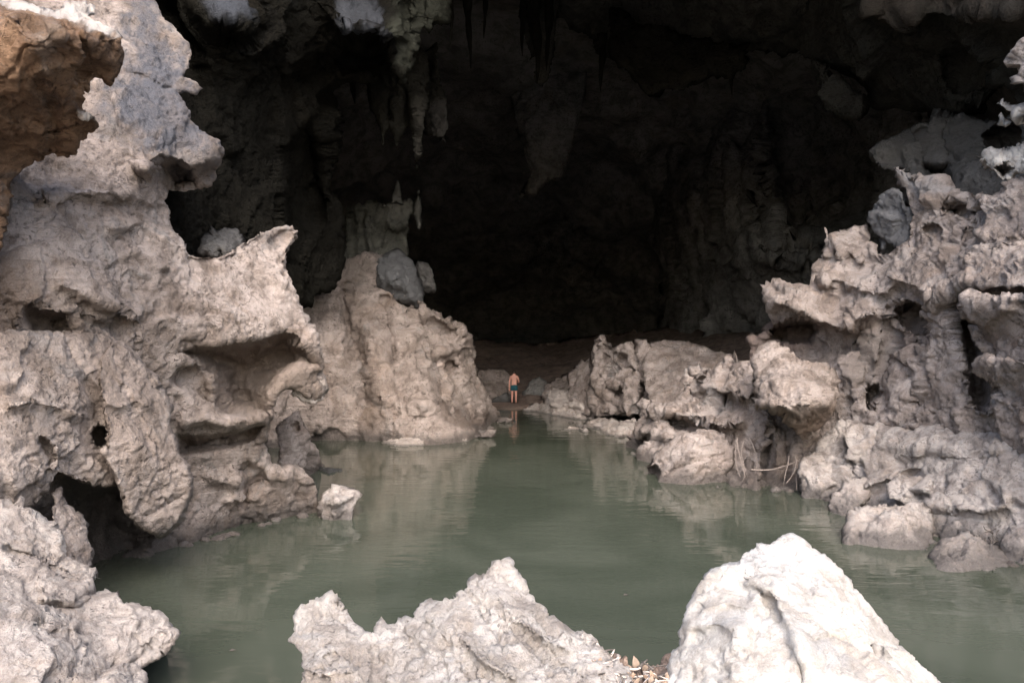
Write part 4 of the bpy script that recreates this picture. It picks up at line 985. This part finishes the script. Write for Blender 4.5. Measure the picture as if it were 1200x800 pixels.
# ------------------------------------------------------------------ the cave: roof and sides as one shell, open towards the photographer
def shell():
    ys = np.concatenate([np.linspace(0, 14, 14), np.linspace(15, 92, 92)])
    na = 120
    V, rows = [], []
    for y in ys:
        hw = np.interp(y, [0, 8, 18, 28, 40, 60, 78, 92], [17, 18, 19, 21, 22, 19, 13, 3])
        hl = np.interp(y, [0, 8, 18, 28, 40, 60, 78, 92], [13, 14, 15, 16, 16, 15, 12, 3])
        ht = np.interp(y, [0, 8, 15, 20, 28, 40, 60, 78, 92], [16, 16, 16.5, 16.5, 19, 21, 18, 10, 2])
        lim = np.interp(y, [0, 8, 14.9, 15.2], [.06, .15, .36, .52]) * math.pi   # how far up the side walls reach; past the brow they meet overhead
        if y < 14.5:
            half = np.concatenate([np.linspace(-math.pi / 2 - .15, -math.pi / 2 + lim, na // 2), np.linspace(math.pi / 2 - lim, math.pi / 2 + .15, na // 2)])
        else:
            half = np.linspace(-math.pi / 2 - .15, math.pi / 2 + .15, na)
        row = []
        for a in half:
            s, c = math.sin(a), math.cos(a)
            x = (hw if s > 0 else hl) * np.sign(s) * abs(s) ** .8
            z = ht * (np.sign(c) * abs(c) ** .8) - (.0 if c > 0 else 0)
            row.append((x, y, z - .5))
        rows.append(row)
        V += row
    V = np.array(V)
    F = []
    for i in range(len(ys) - 1):
        for k in range(na - 1):
            if k == na // 2 - 1 and ys[i] < 14.5:
                continue
            a = i * na + k
            F.append((a, a + na, a + na + 1, a + 1))
    F = np.array(F)
    ctr = np.stack([np.zeros(len(V)), V[:, 1], np.full(len(V), 4.0)], 1)
    N = ctr - V
    N = N / np.linalg.norm(N, axis=1)[:, None]
    d = weather(V, N, 4.0, 77, dict(ROUGH, fac=.3, fbm=.22))
    return V + N * d[:, None], F


SV, SF = shell()
tag(mesh_obj('cave_wall', SV, SF, M['deep'], base=np.zeros(3)), kind='structure')

# ------------------------------------------------------------------ ground, bed and water
def sheet(name, x0, x1, y0, y1, nx, ny, zf, mat, seed):
    xs, ys = np.linspace(x0, x1, nx), np.linspace(y0, y1, ny)
    gx, gy = np.meshgrid(xs, ys)
    p = np.stack([gx.ravel(), gy.ravel(), np.zeros(nx * ny)], 1)
    p[:, 2] = zf(p[:, 0], p[:, 1])
    F = [(j * nx + i, j * nx + i + 1, (j + 1) * nx + i + 1, (j + 1) * nx + i) for j in range(ny - 1) for i in range(nx - 1)]
    return tag(mesh_obj(name, p, np.array(F), mat, base=np.zeros(3)), kind='structure')


def bank_z(x, y):
    q = np.stack([x, y, np.zeros(len(x))], 1)
    z = 1.55 - smooth((y - 3.6) / 3.2) * 2.9 + .25 * fbm(q * .8, 4, 5)
    z = np.where(y > 70, z, z)
    return z


sheet('ground', -60, 60, -60, 110, 120, 340, bank_z, M['ledge'], 3)


def mud_z(x, y):
    q = np.stack([x, y, np.zeros(len(x))], 1)
    r = np.hypot((x + .15) / 1.5, (y - 39.6) / 2.6)
    return .10 - .5 * smooth((r - .6) / .8) + .05 * fbm(q * 1.5, 3, 8)


sheet('mud_bank', -3, 3, 35, 45, 60, 90, mud_z, M['mud'], 4)

wm, nt, N, L = new_mat('murky_pool_water')
out = N('ShaderNodeOutputMaterial')
bs = N('ShaderNodeBsdfPrincipled')
L(bs.outputs[0], out.inputs[0])
bs.inputs['Base Color'].default_value = (.050, .062, .047, 1)
bs.inputs['Roughness'].default_value = .035
bs.inputs['IOR'].default_value = 1.33
geo = N('ShaderNodeNewGeometry')
mp = N('ShaderNodeMapping')
mp.inputs['Scale'].default_value = (.45, 1.5, 1)
L(geo.outputs['Position'], mp.inputs['Vector'])
n1 = N('ShaderNodeTexNoise')
n1.inputs['Scale'].default_value = 1.9
n1.inputs['Detail'].default_value = 3
n1.inputs['Distortion'].default_value = .5
L(mp.outputs[0], n1.inputs['Vector'])
n2 = N('ShaderNodeTexNoise')
n2.inputs['Scale'].default_value = .22
n2.inputs['Detail'].default_value = 2
L(geo.outputs['Position'], n2.inputs['Vector'])
n3 = N('ShaderNodeTexNoise')
n3.inputs['Scale'].default_value = .35
n3.inputs['Detail'].default_value = 5
n3.inputs['Distortion'].default_value = 1.2
L(geo.outputs['Position'], n3.inputs['Vector'])
silt = N('ShaderNodeMix')
silt.data_type = 'RGBA'
silt.inputs[6].default_value = (.043, .051, .038, 1)
silt.inputs[7].default_value = (.061, .069, .053, 1)
ms = N('ShaderNodeMapRange')
ms.inputs['From Min'].default_value = .38
ms.inputs['From Max'].default_value = .62
L(n3.outputs['Fac'], ms.inputs['Value'])
L(ms.outputs[0], silt.inputs[0])
L(silt.outputs[2], bs.inputs['Base Color'])
mr = N('ShaderNodeMapRange')
mr.inputs['From Min'].default_value = .4
mr.inputs['From Max'].default_value = .65
mr.inputs['To Min'].default_value = .25
mr.inputs['To Max'].default_value = 1
L(n2.outputs['Fac'], mr.inputs['Value'])
mu = N('ShaderNodeMath')
mu.operation = 'MULTIPLY'
L(n1.outputs['Fac'], mu.inputs[0])
L(mr.outputs[0], mu.inputs[1])
bp = N('ShaderNodeBump')
bp.inputs['Strength'].default_value = .14
bp.inputs['Distance'].default_value = .12
L(mu.outputs[0], bp.inputs['Height'])
L(bp.outputs[0], bs.inputs['Normal'])
sheet('water', -40, 40, 2, 100, 2, 2, lambda x, y: x * 0, wm, 1)

# ------------------------------------------------------------------ the bather
def skinned(name, joints, edges, radii, mat, parent, sub=2):
    me = bpy.data.meshes.new(name)
    me.from_pydata([tuple(j) for j in joints], edges, [])
    o = bpy.data.objects.new(name, me)
    COL.objects.link(o)
    md = o.modifiers.new('skin', 'SKIN')
    md.use_smooth_shade = True
    for i, r in enumerate(radii):
        me.skin_vertices[0].data[i].radius = r if isinstance(r, tuple) else (r, r)
    me.skin_vertices[0].data[0].use_root = True
    sm = o.modifiers.new('sub', 'SUBSURF')
    sm.levels = sm.render_levels = sub
    dg = bpy.context.evaluated_depsgraph_get()
    m2 = bpy.data.meshes.new_from_object(o.evaluated_get(dg))
    m2.name = name
    o.modifiers.clear()
    o.data = m2
    m2.materials.clear()
    m2.materials.append(mat)
    for p in m2.polygons:
        p.use_smooth = True
    o.parent = parent
    return o


def bather(x, y, z):
    root = bpy.data.objects.new('person', None)
    COL.objects.link(root)
    root.location = (x, y, z)
    tag(root, 'bare-chested person in teal swim shorts seen from behind, standing on dark mud', 'person')
    # local frame: the person looks along +Y (into the cave); +X is their right
    J = [(0, 0, .92), (0, .01, 1.10), (0, .03, 1.28), (0, .03, 1.40), (0, .05, 1.48), (0, .085, 1.55), (0, .10, 1.63),
         (.085, 0, .88), (.10, .015, .48), (.095, -.02, .10), (.10, .10, .035),
         (-.085, 0, .88), (-.10, .03, .48), (-.105, .0, .10), (-.12, .12, .035),
         (.17, .03, 1.385), (.24, .04, 1.13), (.22, .22, 1.06), (.20, .29, 1.07),
         (-.17, .03, 1.385), (-.235, .02, 1.12), (-.25, .05, .87), (-.25, .065, .80)]
    E = [(0, 1), (1, 2), (2, 3), (3, 4), (4, 5), (5, 6), (0, 7), (7, 8), (8, 9), (9, 10), (0, 11), (11, 12), (12, 13), (13, 14), (3, 15), (15, 16), (16, 17), (17, 18), (3, 19), (19, 20), (20, 21), (21, 22)]
    R = [(.15, .105), (.135, .095), (.165, .11), (.15, .09), (.055, .055), (.078, .09), (.07, .085), (.095, .095), (.062, .062), (.042, .042), (.038, .03), (.095, .095), (.062, .062), (.042, .042), (.038, .03),
         .062, .046, .036, .032, .062, .046, .036, .032]
    skinned('body', J, E, R, M['skin'], root)
    # hands: palm and five fingers each
    for sx, wrist, dirv in ((1, Vector((.20, .29, 1.07)), Vector((-.25, .9, .25))), (-1, Vector((-.25, .065, .80)), Vector((0, .12, -1)))):
        d = dirv.normalized()
        side = d.cross(Vector((1, 0, 0)) if sx > 0 else Vector((0, 1, 0))).normalized()
        curl = d.cross(side).normalized()
        for k, ln in enumerate((.062, .075, .08, .073, .058)):
            off = side * ((k - 2) * .017)
            if k == 0:
                j = [wrist + d * .02, wrist + d * .035 + side * -.038, wrist + d * .07 + side * -.052]
            else:
                j = [wrist + d * .02 + off * .6, wrist + d * .08 + off, wrist + d * (.08 + ln * .55) + off + curl * .008, wrist + d * (.08 + ln) + off + curl * .025]
            skinned('finger', j, [(i, i + 1) for i in range(len(j) - 1)], [.011] + [.009] * (len(j) - 2) + [.0075], M['skin'], root, 1)
    # shorts: a flared tube for the hips and one for each leg
    skinned('shorts', [(0, 0, .90), (0, 0, .99), (.088, 0, .82), (.105, .008, .62), (-.088, 0, .82), (-.105, .012, .62)], [(0, 1), (0, 2), (2, 3), (0, 4), (4, 5)],
            [(.165, .125), (.155, .115), (.118, .118), (.112, .112), (.118, .118), (.112, .112)], M['shorts'], root)
    # short dark hair over the back and crown of the head
    bm = bmesh.new()
    bmesh.ops.create_icosphere(bm, subdivisions=4, radius=1)
    for v in bm.verts:
        n = perlin(np.array([[v.co.x * 3, v.co.y * 3, v.co.z * 3]]), 4)[0]
        v.co = Vector((v.co.x * .088, v.co.y * .105, v.co.z * .105)) * (1 + .07 * n)
    low = [v for v in bm.verts if v.co.z < -.05 or (v.co.y > .05 and v.co.z < .03)]
    bmesh.ops.delete(bm, geom=low, context='VERTS')
    for v in bm.verts:
        v.co += Vector((0, .075, 1.60))
    me = bpy.data.meshes.new('hair')
    bm.to_mesh(me)
    bm.free()
    for p in me.polygons:
        p.use_smooth = True
    me.materials.append(M['hair'])
    h = bpy.data.objects.new('hair', me)
    COL.objects.link(h)
    h.parent = root
    sol = h.modifiers.new('thick', 'SOLIDIFY')
    sol.thickness = .012
    return root


bx, by, _ = point(602.5, 474.5, 40.0)
bather(bx, by, .10)

# ------------------------------------------------------------------ driftwood, leaves, roots
rnd = random.Random(5)


def stick(name, a, b, r0, mat, bend=.08, n=6):
    a, b = Vector(a), Vector(b)
    L_ = (b - a).length
    j = Vector((rnd.uniform(-1, 1), rnd.uniform(-1, 1), rnd.uniform(-1, 1))) * bend * L_
    path, rad = [], []
    for i in range(n):
        t = i / (n - 1)
        path.append(a.lerp(b, t) + j * math.sin(t * math.pi) + Vector((rnd.uniform(-1, 1), rnd.uniform(-1, 1), rnd.uniform(-1, 1))) * L_ * .012)
        rad.append(r0 * (1 - .55 * t) * rnd.uniform(.85, 1.15))
    V, F = tube_mesh(path, rad, 6)
    return mesh_obj(name, [v[:] for v in V], F, mat)


rock('leaf_litter', 'heap of brown leaf litter and soil wedged between the two near boulders', 'leaf litter',
     [(680, 1000), (684, 800), (694, 764), (708, 770), (722, 778), (735, 782), (748, 784), (760, 786), (772, 787), (782, 782), (792, 776), (800, 800), (810, 1000)],
     [(700, 770, 4.5), (740, 784, 4.5), (790, 784, 4.45), (740, 810, 4.2), (700, 900, 3.7), (790, 900, 3.7), (745, 980, 3.4)], M['litter'], kind='stuff', thick=.5, rim=8, step=2, seed=141, sc=.25, jag=1.5, rough=dict(fac=.3, fine=.16))
for i in range(80):
    px = rnd.uniform(688, 795)
    yb = np.interp(px, [690, 710, 748, 772, 795], [764, 771, 784, 787, 776]) + rnd.uniform(-2, 26)
    D = 4.48 - (yb - 776) * .0125 - rnd.uniform(.0, .06)
    a = Vector(point(px, yb, D))
    ang = rnd.uniform(0, math.pi * 2)
    ln = rnd.uniform(.04, .17)
    b = a + Vector((math.cos(ang) * ln, math.sin(ang) * ln * .5, rnd.uniform(-.05, .05)))
    tag(stick('twig', a, b, rnd.uniform(.004, .010), M['twig'] if rnd.random() < .6 else M['darktwig'], .1, 5), 'thin broken twig in the litter wedged between the two near boulders', 'twig', 'twigs in the litter between the near boulders')
for lab, a, b, r in (('thick pale stick lying up the slope of the driftwood tangle', (752, 778, 4.5), (768, 820, 4.1), .011), ('short bluish-white stick in the driftwood tangle, thicker than the twigs', (728, 782, 4.45), (748, 806, 4.2), .014),
                     ('pale upright stick at the inner edge of the driftwood tangle', (724, 768, 4.5), (722, 815, 4.2), .009), ('forked-off pale stick where the driftwood meets the jagged rock', (697, 752, 4.6), (712, 772, 4.45), .012)):
    tag(stick('stick', point(*a), point(*b), r, M['twig'], .04), lab, 'stick')


def leaf(px, py, D, size, ang, lab, mat=None):
    c = Vector(point(px, py, D))
    V, F = [], []
    bm_pts = []
    for i in range(9):
        t = i / 8
        wv = math.sin(min(1, t * 1.05) * math.pi) ** .8 * .27 * (1 - .2 * t)
        z = math.sin(t * 2.5) * .12
        for s in (-1, 0, 1):
            bm_pts.append((s * wv, t, z + abs(s) * wv * .5))
    R3 = Matrix.Rotation(rnd.uniform(-.4, .4), 3, 'Z') @ Matrix.Rotation(ang, 3, 'Y') @ Matrix.Rotation(math.radians(70), 3, 'X')
    V = [c + R3 @ (Vector(p) * size) for p in bm_pts]
    for i in range(8):
        for k in range(2):
            a = i * 3 + k
            F.append((a, a + 1, a + 4, a + 3))
    o = mesh_obj('dry_leaf', [v[:] for v in V], F, M['leaf'])
    s = o.modifiers.new('thick', 'SOLIDIFY')
    s.thickness = .003
    if mat is None:
        me_mats = (M['leaf'], M['brownleaf'])
        o.data.materials[0] = me_mats[0] if 'upright' in lab or 'leaning' in lab else rnd.choice(me_mats)
    return tag(o, lab, 'leaf', 'dry leaves in the litter')


for (px, py, ang, sz, lab) in ((746, 786, -.1, .085, 'largest upright dry tan leaf standing out of the litter heap'), (741, 787, -.7, .06, 'dry tan leaf leaning away from the largest upright leaf'), (753, 787, .5, .06, 'dry tan leaf leaning from the largest leaf towards the white boulder')):
    leaf(px, py, 4.42, sz, ang, lab)
for i in range(34):
    px = rnd.uniform(692, 792)
    yb = np.interp(px, [690, 710, 748, 772, 795], [768, 775, 788, 791, 782]) + rnd.uniform(0, 20)
    leaf(px, yb, 4.46 - (yb - 776) * .0125 - .03, rnd.uniform(.03, .055), rnd.uniform(-2.2, 2.2), 'small curled dry leaf lying in the litter between the two near boulders')
for i, (px, py0, py1, D) in enumerate([(862, 515, 558, 18.3), (866, 512, 562, 18.2), (871, 516, 560, 18.2), (876, 514, 556, 18.2), (869, 540, 564, 18.0), (930, 532, 566, 17.3), (924, 534, 570, 17.4), (936, 540, 572, 17.2), (941, 545, 574, 17.1)]):
    a = point(px + rnd.uniform(-3, 3), py0, D)
    b = point(px + rnd.uniform(-9, 9), py1, D - .35)
    tag(stick('root', a, b, rnd.uniform(.008, .016), M['root'], .14, 8), 'thin pale root dangling to the waterline beside the striped boulder' if i < 5 else 'thin pale root dangling to the waterline beside the upright pale boulder', 'root', 'roots beside the striped boulder' if i < 5 else 'roots beside the upright boulder')
tag(stick('branch', point(880, 550, 17.6), point(938, 538, 17.2), .018, M['root'], .1, 8), 'long pale branch lying across the foot of the steep rock face', 'branch')
for i in range(16):
    px, py = rnd.uniform(1140, 1172), rnd.uniform(616, 640)
    a = point(px, py, 12.15)
    b = point(px + rnd.uniform(-14, 14), py + rnd.uniform(-8, 10), 12.0)
    tag(stick('twig', a, b, rnd.uniform(.008, .018), M['darktwig'], .2, 6), 'dark wet twig in the nest of twigs on the pale bank', 'twig', 'dark twigs nested on the pale bank')
for px, py, lab in ((812, 697, 'leaf speck floating alone on the open green water'), (272, 762, 'dark leaf speck afloat beside the whitish ledge')):
    if px == 812:
        px, py = 733, 697
    D = water_dist(py)
    x = (px - CX) / FL * D
    tag(mesh_obj('floating_leaf', [(x - .03, D - .02, .006), (x + .01, D - .03, .012), (x + .04, D + .01, .006), (x - .01, D + .03, .012)], [(0, 1, 2, 3)], M['darktwig']), lab, 'leaf')

# ------------------------------------------------------------------ loose stones along the waterlines
def stone(name, px, py, w_px, seed, mat, label, group):
    D = water_dist(py)
    r = w_px / FL * D / 2
    bm = bmesh.new()
    bmesh.ops.create_icosphere(bm, subdivisions=4, radius=1)
    V = np.array([v.co[:] for v in bm.verts])
    F = np.array([[v.index for v in f.verts] for f in bm.faces])
    bm.free()
    rs = np.random.default_rng(seed)
    k = V * (1 + .32 * facets(V * .9 + seed * 5.1, seed, .08)[:, None] + .10 * facets(V * 2.4 + seed, seed + 1, .08)[:, None] + .04 * fbm(V * 3, 3, seed)[:, None])
    k = k * r * np.array([1, .8, rs.uniform(.45, .7)])
    x, y, _ = point(px, py, D)
    o = mesh_obj(name, k + np.array([x, y + r * .4, r * .08]), F, mat, base=np.array([x, y + r * .4, -r * .3]))
    return tag(o, label, 'stone', group)


sn = 0
for pts, n, lab, grp in (([(205, 641), (235, 635), (275, 627), (305, 615), (340, 606), (372, 602)], 12, 'small wet stone at the waterline under the scooped tan wall', 'small stones under the scooped wall'),
                         ([(870, 568), (905, 573), (935, 578), (985, 588)], 7, 'small stone at the waterline below the steep rock with roots', 'small stones below the steep rock'),
                         ([(1085, 640), (1120, 628), (1150, 640), (1185, 660), (1200, 664)], 9, 'small stone at the waterline around the low pale boulders by the bank', 'small stones by the low pale boulders'),
                         ([(555, 510), (575, 502), (592, 495)], 5, 'small stone in the rubble at the tip of the tan mound', 'small stones at the mound tip'),
                         ([(640, 492), (700, 500), (745, 516), (752, 524), (740, 530)], 10, 'small stone in the water around the flat pale shelves', 'small stones around the flat shelves')):
    line = densify(pts, 1.0, False)
    for k in range(n):
        p = line[int(rnd.random() * (len(line) - 1))]
        sn += 1
        stone('shore_stone', p[0] + rnd.uniform(-3, 3), p[1] + rnd.uniform(-1, 3), rnd.uniform(6, 15) if p[1] > 530 else rnd.uniform(4, 9), sn, M['pink'] if rnd.random() < .6 else M['ledge'], lab, grp)

# ------------------------------------------------------------------ light and camera
sc_ = bpy.context.scene
world = bpy.data.worlds.new('World')
sc_.world = world
world.use_nodes = True
wn = world.node_tree
bg = wn.nodes.get('Background') or wn.nodes.new('ShaderNodeBackground')
sky = wn.nodes.new('ShaderNodeTexSky')
sky.sky_type = 'NISHITA'
sky.sun_disc = False
SUN_EL, SUN_AZ = math.radians(41), math.radians(172)      # behind the photographer, high
sky.sun_elevation = SUN_EL
sky.sun_rotation = SUN_AZ
sky.dust_density = 4.0
sky.air_density = 1.0
sky.ozone_density = .8
wn.links.new(sky.outputs[0], bg.inputs['Color'])
bg.inputs['Strength'].default_value = .13
sd = bpy.data.lights.new('sun', 'SUN')
sd.energy = 1.3
sd.angle = math.radians(60)
sd.color = (1, .97, .965)
so = bpy.data.objects.new('sun', sd)
COL.objects.link(so)
dirv = Vector((math.sin(SUN_AZ) * math.cos(SUN_EL), math.cos(SUN_AZ) * math.cos(SUN_EL), math.sin(SUN_EL)))
so.rotation_euler = dirv.to_track_quat('Z', 'Y').to_euler()
so.location = (0, -10, 30)

cam = bpy.data.cameras.new('camera')
cam.sensor_width = 36
cam.lens = FL / 1200 * 36
cam.clip_start = .05
cam.clip_end = 500
co = bpy.data.objects.new('camera', cam)
COL.objects.link(co)
co.location = (0, 0, EYE)
co.rotation_euler = (math.radians(90), 0, 0)
sc_.camera = co

sc_.render.engine = 'CYCLES'
sc_.cycles.use_denoising = True
sc_.cycles.max_bounces = 6
sc_.cycles.diffuse_bounces = 4
sc_.cycles.glossy_bounces = 3
sc_.cycles.use_adaptive_sampling = True
sc_.view_settings.view_transform = 'Standard'
sc_.view_settings.look = 'None'
sc_.view_settings.exposure = 1.9
sc_.view_settings.gamma = 1
